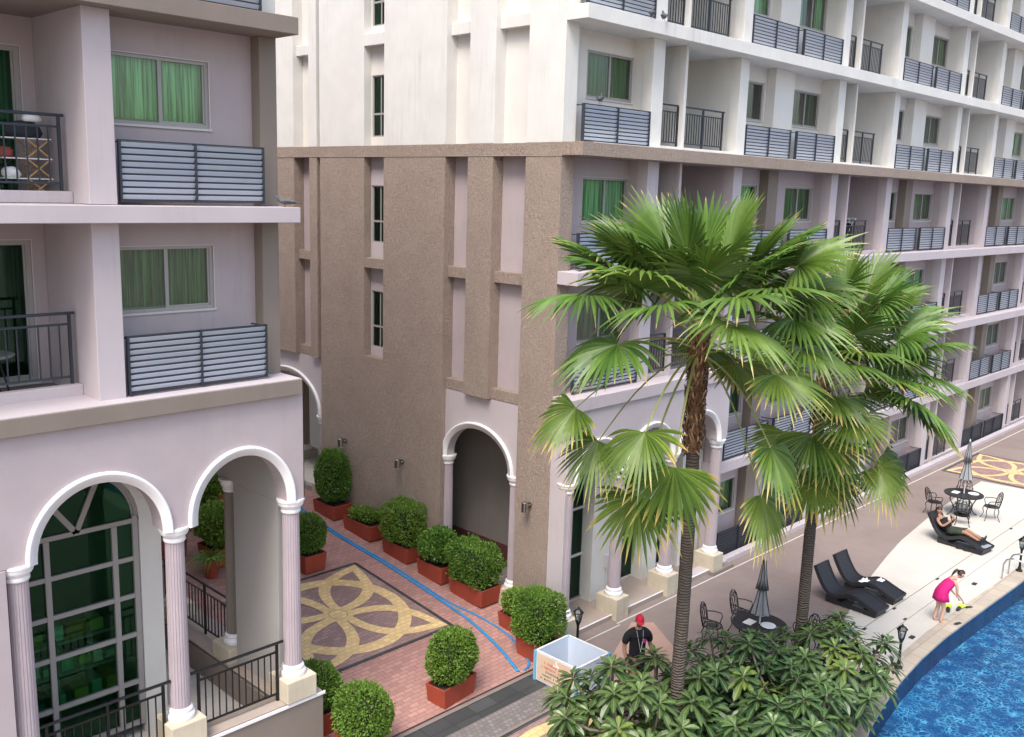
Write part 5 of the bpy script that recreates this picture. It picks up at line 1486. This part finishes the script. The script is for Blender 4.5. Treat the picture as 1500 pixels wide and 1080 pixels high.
# ------------------------------------------------------------------ pigeons
def pigeon(x,y,z,rz,label,c=(.16,.17,.20)):
    t=thing('pigeon',label,'pigeon',(x,y,z),rz,'pigeons on the ledges')
    m=CACHE.setdefault('pg1',mat_plain('pigeon_grey',(.10,.105,.13),.7,var=.3,scale=25)); m2=CACHE.setdefault('pg2',mat_plain('pigeon_dark',(.05,.055,.065),.6,var=.3,scale=25)); m3=CACHE.setdefault('pg3',mat_plain('pigeon_red',(.35,.10,.08),.6))
    mb=MB(); P=[(0,-.17,.10),(0,-.12,.115),(0,-.05,.12),(0,.03,.125),(0,.085,.15),(0,.11,.20),(0,.125,.235),(0,.15,.245),(0,.168,.24)]
    mb.tube(P,[.012,.035,.058,.062,.045,.027,.027,.022,.006],12); mb.build('body',m,t,smooth=True)
    for s_ in (-1,1):
        mb=MB(); mb.tube([(s_*.045,.05,.14),(s_*.058,-.02,.135),(s_*.045,-.12,.115),(s_*.02,-.18,.10)],[.018,.034,.022,.004],8,flat=.6); mb.build('wing',m2,t,smooth=True)
        mb=MB(); mb.tube([(s_*.022,.0,.07),(s_*.024,.01,.0),(s_*.024,.035,.003)],.005,5); mb.build('leg',m3,t)
    mb=MB(); mb.tube([(0,-.15,.105),(0,-.25,.085)],[.02,.028],8,flat=.3); mb.build('tail',m2,t)
    mb=MB(); mb.tube([(0,.165,.24),(0,.19,.235)],[.006,.002],6); mb.build('beak',m2,t)
pigeon(8.38,13.12,8.957,1.2,'pigeon resting at the right end of the white ledge of the left block'); bpy.data.objects['pigeon'].scale=(1.1,1.0,.62)
pigeon(16.45,13.55,11.17,-1.1,'pigeon perched on the louvre screen of the corner balcony')
pigeon(17.7,13.24,13.062,-1.0,'pigeon on the white ledge near the corner, left one of two')
pigeon(18.15,13.24,13.062,-.7,'pigeon on the white ledge near the corner, right one of two')

# ================================================================== PEOPLE
skin_f=mat_plain('light_skin',(.56,.34,.25),.55,var=.06,scale=10); skin_m=mat_plain('tan_skin',(.33,.18,.12),.55,var=.08,scale=10)
hair=mat_plain('dark_brown_hair',(.035,.018,.012),.5,var=.4,scale=40,bump=.5); beard=mat_plain('black_beard',(.015,.012,.011),.8)
eyew=mat_plain('eye_white',(.7,.7,.7),.3); eyed=mat_plain('eye_dark',(.02,.015,.012),.2); lipm=mat_plain('lips',(.38,.13,.11),.5)
def skinned(name,verts,edges,radii,mat,parent,root_i=0,sub=2,loc=None):
    me=bpy.data.meshes.new(name); me.from_pydata([tuple(v) for v in verts],edges,[]); me.materials.append(mat)
    o=bpy.data.objects.new(name,me); COL.objects.link(o); o.parent=parent
    s=o.modifiers.new('skin','SKIN'); s.use_smooth_shade=True; s.branch_smoothing=.6
    lay=me.skin_vertices[0].data
    for i,r_ in enumerate(radii):
        rr=r_ if isinstance(r_,tuple) else (r_,r_); lay[i].radius=rr; lay[i].use_root=(i==root_i)
    if sub: m=o.modifiers.new('sub','SUBSURF'); m.levels=sub; m.render_levels=sub
    return o
class Rig:
    def __init__(s): s.v=[];s.e=[];s.r=[]
    def p(s,pos,r,link=None):
        s.v.append(Vector(pos)); s.r.append(r); i=len(s.v)-1
        if link is not None: s.e.append((link,i))
        return i
    def chain(s,start,pts):
        i=start
        for pos,r in pts: i=s.p(pos,r,i)
        return i
def hand(rig,wrist_i,wrist,fd,palm_n,r=.008,L=.085,curl=.5):
    """palm and five unequal bent fingers. fd = direction the hand points, palm_n = palm normal"""
    fd=Vector(fd).normalized(); pn=Vector(palm_n); pn=(pn-fd*pn.dot(fd)).normalized(); sd=fd.cross(pn)
    pc=rig.p(Vector(wrist)+fd*.045,(.026,.016),wrist_i)
    kn=rig.p(Vector(wrist)+fd*.08,(.028,.013),pc)
    for k,(off,l) in enumerate(((-.030,.82),(-.010,1.0),(.010,1.06),(.030,.95))):
        b=Vector(wrist)+fd*.085+sd*off
        d1=(fd+pn*curl*.5+sd*off*3).normalized(); d2=(fd+pn*curl*1.6).normalized(); d3=(fd*.6+pn*curl*2.2).normalized()
        rig.chain(kn,[(b+d1*.012,r*1.1),(b+d1*L*l*.42,r),(b+d1*L*l*.42+d2*L*l*.30,r*.95),(b+d1*L*l*.42+d2*L*l*.30+d3*L*l*.22,r*.8)])
    tb=Vector(wrist)+fd*.03+sd*.03
    td=(fd*.7+sd*.75+pn*.35).normalized()
    rig.chain(pc,[(tb+td*.015,r*1.25),(tb+td*.045,r*1.1),(tb+td*.07+pn*.008,r*.9)])
def head(parent,c,fwd,up,mat,scale=1.0,hairm=None,cap=None,female=False,beardm=None):
    """c = centre of the head; an egg shaped skull with jaw, nose, eyes, mouth, ears"""
    f=Vector(fwd).normalized(); u=Vector(up); u=(u-f*u.dot(f)).normalized(); s=f.cross(u)   # s = the person's right
    M=Matrix((s,f,u)).transposed()
    def W(p): return Vector(c)+M@(Vector(p)*scale)
    mb=MB(); N=24; Mz=16; vs=[]
    for j in range(Mz+1):
        ph=-PI/2+PI*j/Mz; z=math.sin(ph); cr_=math.cos(ph)
        for k in range(N):
            a=2*PI*k/N; x=math.cos(a)*cr_; y=math.sin(a)*cr_
            w_=.075*(1-.22*max(0,-z)); d_=.095
            zz=z*.118
            yy=y*d_*(1-.10*max(0,-z))+(.012*max(0,-z) if y>0 else .02*max(0,-z))
            if y>0: # brow, cheeks, nose, chin
                nose=math.exp(-(x/.16)**2)*math.exp(-((z+.08)/.22)**2)*.030*(1 if z<.15 else .4)
                eye=-math.exp(-((abs(x)-.36)/.16)**2)*math.exp(-((z-.10)/.13)**2)*.010
                chin=math.exp(-(x/.3)**2)*math.exp(-((z+.82)/.2)**2)*.010
                yy+=nose+eye+chin
            vs.append(W((x*w_,yy,zz)))
    fs=[(j*N+k,j*N+(k+1)%N,(j+1)*N+(k+1)%N,(j+1)*N+k) for j in range(Mz) for k in range(N)]
    mb.add(vs,fs)
    for sx in (-1,1):   # ears
        mb.tube([W((sx*.074,-.008,-.03)),W((sx*.084,-.016,.0)),W((sx*.083,-.012,.028)),W((sx*.076,.0,.022))],.011*scale,6)
    mb.build('head',mat,parent,smooth=True)
    for sx in (-1,1):
        mb=MB(); mb.lathe([(.0,-.011),(.009,-.006),(.011,0),(.009,.006),(.0,.011)],n=10,cap=False); m_=mb.mesh('eye',eyed,True); o=put('eye',m_,parent); o.location=W((sx*.030,.083,.012)); o.scale=(scale,)*3
    mb=MB(); mb.tube([W((-.024,.090,-.052)),W((0,.098,-.050)),W((.024,.090,-.052))],[.003,.007,.003],6); mb.build('mouth',lipm,parent)
    if hairm:
        mb=MB(); vs=[]; K=1.10
        for j in range(Mz+1):
            ph=-PI/2+PI*j/Mz; z=math.sin(ph); cr_=math.cos(ph)
            for k in range(N):
                a=2*PI*k/N; x=math.cos(a)*cr_; y=math.sin(a)*cr_
                kk=K+.03*noise.noise(Vector((x*4,y*4,z*4)))
                if y>.15 and z<.45: kk=.80      # face stays clear
                if z<-.55: kk=.80
                vs.append(W((x*.076*kk,y*.095*kk-.004,z*.118*kk+.004)))
        mb.add(vs,fs); mb.build('hair',hairm,parent,smooth=True)
    if cap:
        mb=MB(); vs=[]
        for j in range(7,Mz+1):
            ph=-PI/2+PI*j/Mz; z=math.sin(ph); cr_=math.cos(ph)
            for k in range(N):
                a=2*PI*k/N; x=math.cos(a)*cr_; y=math.sin(a)*cr_
                vs.append(W((x*.090,y*.108-.004,max(.02,z*.135)+.012)))
        n_=Mz-6
        mb.add(vs,[(j*N+k,j*N+(k+1)%N,(j+1)*N+(k+1)%N,(j+1)*N+k) for j in range(n_-1) for k in range(N)])
        # peak
        P=[W((.072*math.cos(a),.085+.075*math.sin(a),.030-.012*math.sin(a))) for a in [PI*k/10 for k in range(11)]]
        Q=[W((.072*math.cos(a),.075,.040)) for a in [PI*k/10 for k in range(11)]]
        mb.add(P+Q,[(k,k+1,12+k,11+k) for k in range(10)])
        mb.build('cap',cap,parent,smooth=True)
    if beardm:
        mb=MB(); vs=[]
        for j in range(1,7):
            ph=-PI/2+PI*j/Mz; z=math.sin(ph); cr_=math.cos(ph)
            for k in range(N//2+1):
                a=2*PI*k/N; x=math.cos(a)*cr_; y=math.sin(a)*cr_
                vs.append(W((x*.070,y*.098+.010,z*.122-.004)))
        n2=N//2+1
        mb.add(vs,[(j*n2+k,j*n2+k+1,(j+1)*n2+k+1,(j+1)*n2+k) for j in range(5) for k in range(n2-1)])
        mb.build('beard',beardm,parent,smooth=True)
def loft(name,rings,mat,parent,n=28,wob=0,cap0=False,cap1=False,folds=8):
    """rings: (centre, axis_a, axis_b) ellipses"""
    mb=MB(); vs=[]
    for i,(c,a,b) in enumerate(rings):
        c=Vector(c);a=Vector(a);b=Vector(b)
        for k in range(n):
            t=2*PI*k/n; q=1+wob*(i/len(rings))*math.sin(t*folds+i*.4)
            vs.append(c+a*math.cos(t)*q+b*math.sin(t)*q)
    fs=[(i*n+k,i*n+(k+1)%n,(i+1)*n+(k+1)%n,(i+1)*n+k) for i in range(len(rings)-1) for k in range(n)]
    if cap0: fs.append(tuple(reversed(range(n))))
    if cap1: fs.append(tuple(range((len(rings)-1)*n,len(rings)*n)))
    mb.add(vs,fs); o=mb.build(name,mat,parent,smooth=True)
    m=o.modifiers.new('solid','SOLIDIFY'); m.thickness=.006; m.offset=1
    return o

# woman in a magenta dress, bending forward (faces +x)
W_=thing('person','person in a magenta strap dress with tied dark hair, bending over yellow swim fins','person',(23.2,7.68,G+.004),math.radians(-38)); W_.scale=(.93,.93,.93)
rg_=Rig(); h=rg_.p((-.08,0,.83),(.125,.145))
w1=rg_.p((-.01,0,.97),(.10,.12),h); ch=rg_.p((.13,0,1.10),(.10,.135),w1); nk0=rg_.p((.235,0,1.175),(.07,.09),ch); nk=rg_.p((.30,0,1.225),.045,nk0); rg_.p((.345,0,1.25),.045,nk)
for s_ in (-1,1):
    k0=rg_.p((-.07+.01*s_,s_*.085,.72),(.085,.085),h)
    fx=.03 if s_<0 else -.05
    a_=rg_.chain(k0,[((-.04+fx*.4,s_*.09,.47),.060),((-.02+fx*.6,s_*.085,.40),.055),((-.05+fx,s_*.085,.26),.052),((-.09+fx,s_*.085,.08),.033),((-.07+fx,s_*.085,.035),.034),((.01+fx,s_*.09,.025),(.036,.022)),((.085+fx,s_*.095,.018),(.034,.014))])
    sh=rg_.p((.20,s_*.15,1.13),.050,nk0)
    el=rg_.chain(sh,[((.24,s_*.175,1.02),.042),((.255,s_*.17,.87),.034),((.30,s_*.155,.80),.032),((.40,s_*.13,.70),.026),((.455,s_*.115,.645),.020)])
    hand(rg_,el,(.455,s_*.115,.645),(.6,-.1*s_,-.75),(-.6,0,-.5),r=.0075,L=.075,curl=.5)
skinned('body',rg_.v,rg_.e,rg_.r,skin_f,W_)
head(W_,(.42,0,1.30),(.72,-.10,-.55),(.55,0,.80),skin_f,.95,hairm=hair,female=True)
mb=MB(); mb.tube([(.36,0,1.39),(.30,.0,1.42),(.24,.01,1.37),(.20,.02,1.30),(.17,.02,1.24)],[.035,.042,.035,.022,.008],10); mb.build('ponytail',hair,W_,smooth=True)
mb=MB(); mb.tube([(.325+.0*k,.03*math.cos(k*PI/4),1.41+.03*math.sin(k*PI/4)) for k in range(9)],.008,6); mb.build('hair_tie',plate,W_)
mag=mat_plain('magenta_cotton',(.52,.010,.16),.8,bump=.3,scale=14,var=.12)
X=Vector((1,0,0));Y_=Vector((0,1,0))
def rg3(c,t,ra,rb): # ring with axis tilt t (unit direction of the spine)
    t=Vector(t).normalized(); a=Vector((t.z,0,-t.x))*ra; return (c,a,Y_*rb)
loft('dress',[rg3((.185,0,1.115),(.7,0,.6),.115,.145),rg3((.11,0,1.06),(.7,0,.7),.135,.165),rg3((.0,0,.95),(.5,0,.8),.145,.17),rg3((-.065,0,.84),(.25,0,.95),.160,.19),rg3((-.07,0,.73),(.0,0,1),.18,.205),rg3((-.06,0,.62),(0,0,1),.195,.22)],mag,W_,wob=.10,folds=7)
mb=MB()
for s_ in (-1,1): mb.tube([(.27,s_*.07,1.07),(.265,s_*.085,1.16),(.20,s_*.09,1.225),(.10,s_*.08,1.17)],.010,5,flat=.5)
mb.build('dress_strap',mag,W_)

# man in a red cap and black T-shirt walking towards the walkway
Mn=thing('person','person in a red cap and black printed T-shirt walking behind the plumerias','person',(14.82,10.62,G+.004),math.radians(150))
# local frame: faces +y... the body is built facing +y, turned to face the viewer's side
rg_=Rig(); h=rg_.p((0,0,.93),(.155,.105)); w1=rg_.p((0,.0,1.08),(.145,.10),h); ch=rg_.p((0,.01,1.28),(.165,.115),w1); n0=rg_.p((0,.0,1.42),(.13,.085),ch); nk=rg_.p((0,.02,1.50),.058,n0); rg_.p((0,.03,1.56),.055,nk)
for s_ in (-1,1):
    st=.16*s_
    k0=rg_.p((s_*.10,0,.84),.098,h)
    rg_.chain(k0,[((s_*.105,st*.6+.03,.52),.066),((s_*.105,st*.7+.03,.46),.062),((s_*.105,st*.9,.28),.058),((s_*.105,st,.09),.038),((s_*.105,st,.045),.040),((s_*.11,st+.10,.035),(.042,.026)),((s_*.115,st+.18,.022),(.040,.016))])
    sh=rg_.p((s_*.20,0,1.40),.066,n0)
    el=rg_.chain(sh,[((s_*.245,0,1.30),.056),((s_*.275,-.02,1.13),.046),((s_*.29,.03,1.05),.041),((s_*.285,.12,.92),.034),((s_*.27,.17,.85),.027)])
    hand(rg_,el,(s_*.27,.17,.85),(-.1*s_,.35,-.9),(-s_,0,-.1),r=.009,L=.085,curl=.6)
skinned('body',rg_.v,rg_.e,rg_.r,skin_m,Mn)
redcap=mat_plain('red_cap',(.62,.02,.05),.7)
head(Mn,(0,.045,1.655),(0.12,1,-.28),(0,.2,1),skin_m,1.0,hairm=None,cap=redcap,beardm=beard)
tee=mat_plain('black_cotton',(.012,.012,.016),.85,bump=.3,scale=14)
Z_=Vector((0,0,1))
rs=Rig(); c0=rs.p((0,.005,1.20),(.185,.135)); c1=rs.p((0,.0,1.02),(.180,.130),c0); c2_=rs.p((0,0,.82),(.20,.15),c1); t1=rs.p((0,.01,1.33),(.19,.135),c0); t2=rs.p((0,.0,1.425),(.135,.105),t1); t3=rs.p((0,.012,1.485),(.075,.07),t2)
for s_ in (-1,1):
    q=rs.p((s_*.185,0,1.40),.104,t2); rs.chain(q,[((s_*.235,0,1.32),.090),((s_*.262,-.01,1.22),.074),((s_*.270,-.015,1.17),.070)])
skinned('t_shirt',rs.v,rs.e,rs.r,tee,Mn)
rs=Rig(); c0=rs.p((0,0,.95),(.19,.14))
for s_ in (-1,1): q=rs.p((s_*.10,0,.82),.112,c0); rs.chain(q,[((s_*.105,.05*s_+.02,.52),.086),((s_*.105,.10*s_,.30),.076),((s_*.105,.14*s_,.12),.070)])
skinned('trousers',rs.v,rs.e,rs.r,mat_plain('dark_trousers',(.03,.032,.04),.85),Mn)
mb=MB(); mb.lathe([(0,.0),(.045,.0),(.045,.006),(0,.006)],n=18,cap=False); pm_=mb.mesh('shirt_print',mat_plain('magenta_print',(.45,.03,.22),.8)); o=put('shirt_print',pm_,Mn); o.location=(-.085,.150,1.27); o.rotation_euler=(-PI/2,0,0)
mb=MB(); mb.tube([(-.07,.09,1.47),(-.05,.15,1.30),(.0,.168,1.05)],.006,5,flat=.5); mb.tube([(.07,.09,1.47),(.05,.15,1.30),(.0,.168,1.05)],.006,5,flat=.5); mb.build('lanyard',plate,Mn)

# sunbather lying on the lounger (local frame of the lounger: head end +y)
Ly=thing('person','person in dark clothes reclining on the occupied lounger, looking at a phone','person',(29.05,9.35,G+.006),-.12)
rg_=Rig(); h=rg_.p((0,.30,.36),(.145,.10)); w1=rg_.p((0,.42,.42),(.135,.095),h); ch=rg_.p((0,.56,.56),(.155,.11),w1); n0=rg_.p((0,.645,.675),(.12,.08),ch); nk=rg_.p((0,.68,.755),.052,n0); rg_.p((0,.70,.80),.05,nk)
for s_ in (-1,1):
    k0=rg_.p((s_*.10,.18,.38),.090,h)
    rg_.chain(k0,[((s_*.10,-.12,.475),.070),((s_*.10,-.20,.475),.060),((s_*.095,-.38,.42),.053),((s_*.09,-.58,.355),.036),((s_*.09,-.64,.345),.038),((s_*.10,-.68,.40),(.036,.028)),((s_*.11,-.70,.47),(.034,.018))])
    sh=rg_.p((s_*.19,.63,.66),.056,n0)
    el=rg_.chain(sh,[((s_*.225,.58,.60),.050),((s_*.24,.46,.52),.042),((s_*.22,.38,.56),.038),((s_*.14,.30,.66),.031),((s_*.085,.27,.705),.025)])
    hand(rg_,el,(s_*.085,.27,.705),(-s_*.6,-.15,.75),(-s_*.3,.8,.1),r=.0085,L=.08,curl=.7)
skinned('body',rg_.v,rg_.e,rg_.r,skin_m,Ly)
head(Ly,(0,.715,.885),(0,-.80,-.30),(0,-.15,1),skin_m,.98,hairm=hair,beardm=None)
shorts=mat_plain('dark_green_shorts',(.035,.045,.03),.85,bump=.3,scale=14)
a1=Vector((0,.55,.83)).normalized(); per=Vector((0,-.83,.55))
rs=Rig(); c0=rs.p((0,.52,.52),(.17,.125)); c1=rs.p((0,.42,.43),(.155,.115),c0); rs.p((0,.33,.375),(.160,.118),c1); t1=rs.p((0,.59,.61),(.165,.118),c0); t2=rs.p((0,.645,.68),(.115,.085),t1)
skinned('vest',rs.v,rs.e,rs.r,tee,Ly)
for s_ in (-1,1):
    loft('shorts_leg',[((s_*.07,.33,.37),X*.12,Z_*.12),((s_*.095,.20,.39),X*.105,Z_*.105),((s_*.10,.02,.43),X*.09,Z_*.09),((s_*.10,-.12,.468),X*.088,Z_*.085)],shorts,Ly)
    mb=MB(); mb.tube([(s_*.09,-.60,.345),(s_*.09,-.655,.335),(s_*.103,-.69,.41),(s_*.113,-.712,.49)],[.040,.046,.042,.028],10,flat=.85); mb.build('shoe',darkr,Ly,smooth=True)
ph=thing('phone','dark phone held up by the reclining sunbather','phone',(29.01,9.64,G+.80),-.12)
mb=MB(); mb.obox((0,0,0),.075,.009,.15,Matrix.Rotation(-.35,3,'X')); mb.build('case',darkr,ph)
mb=MB(); mb.obox((0,.006,0),.066,.003,.135,Matrix.Rotation(-.35,3,'X')); mb.build('screen',mat_plain('phone_glass',(.02,.02,.03),.1),ph)
crumple('towel','grey patterned towel at the foot end of the occupied lounger','towel',(28.97,8.62,G+.215),.42,.26,.03,mat_plain('grey_towel',(.25,.28,.32),.95,var=.4,scale=30),8,rz=-.12)
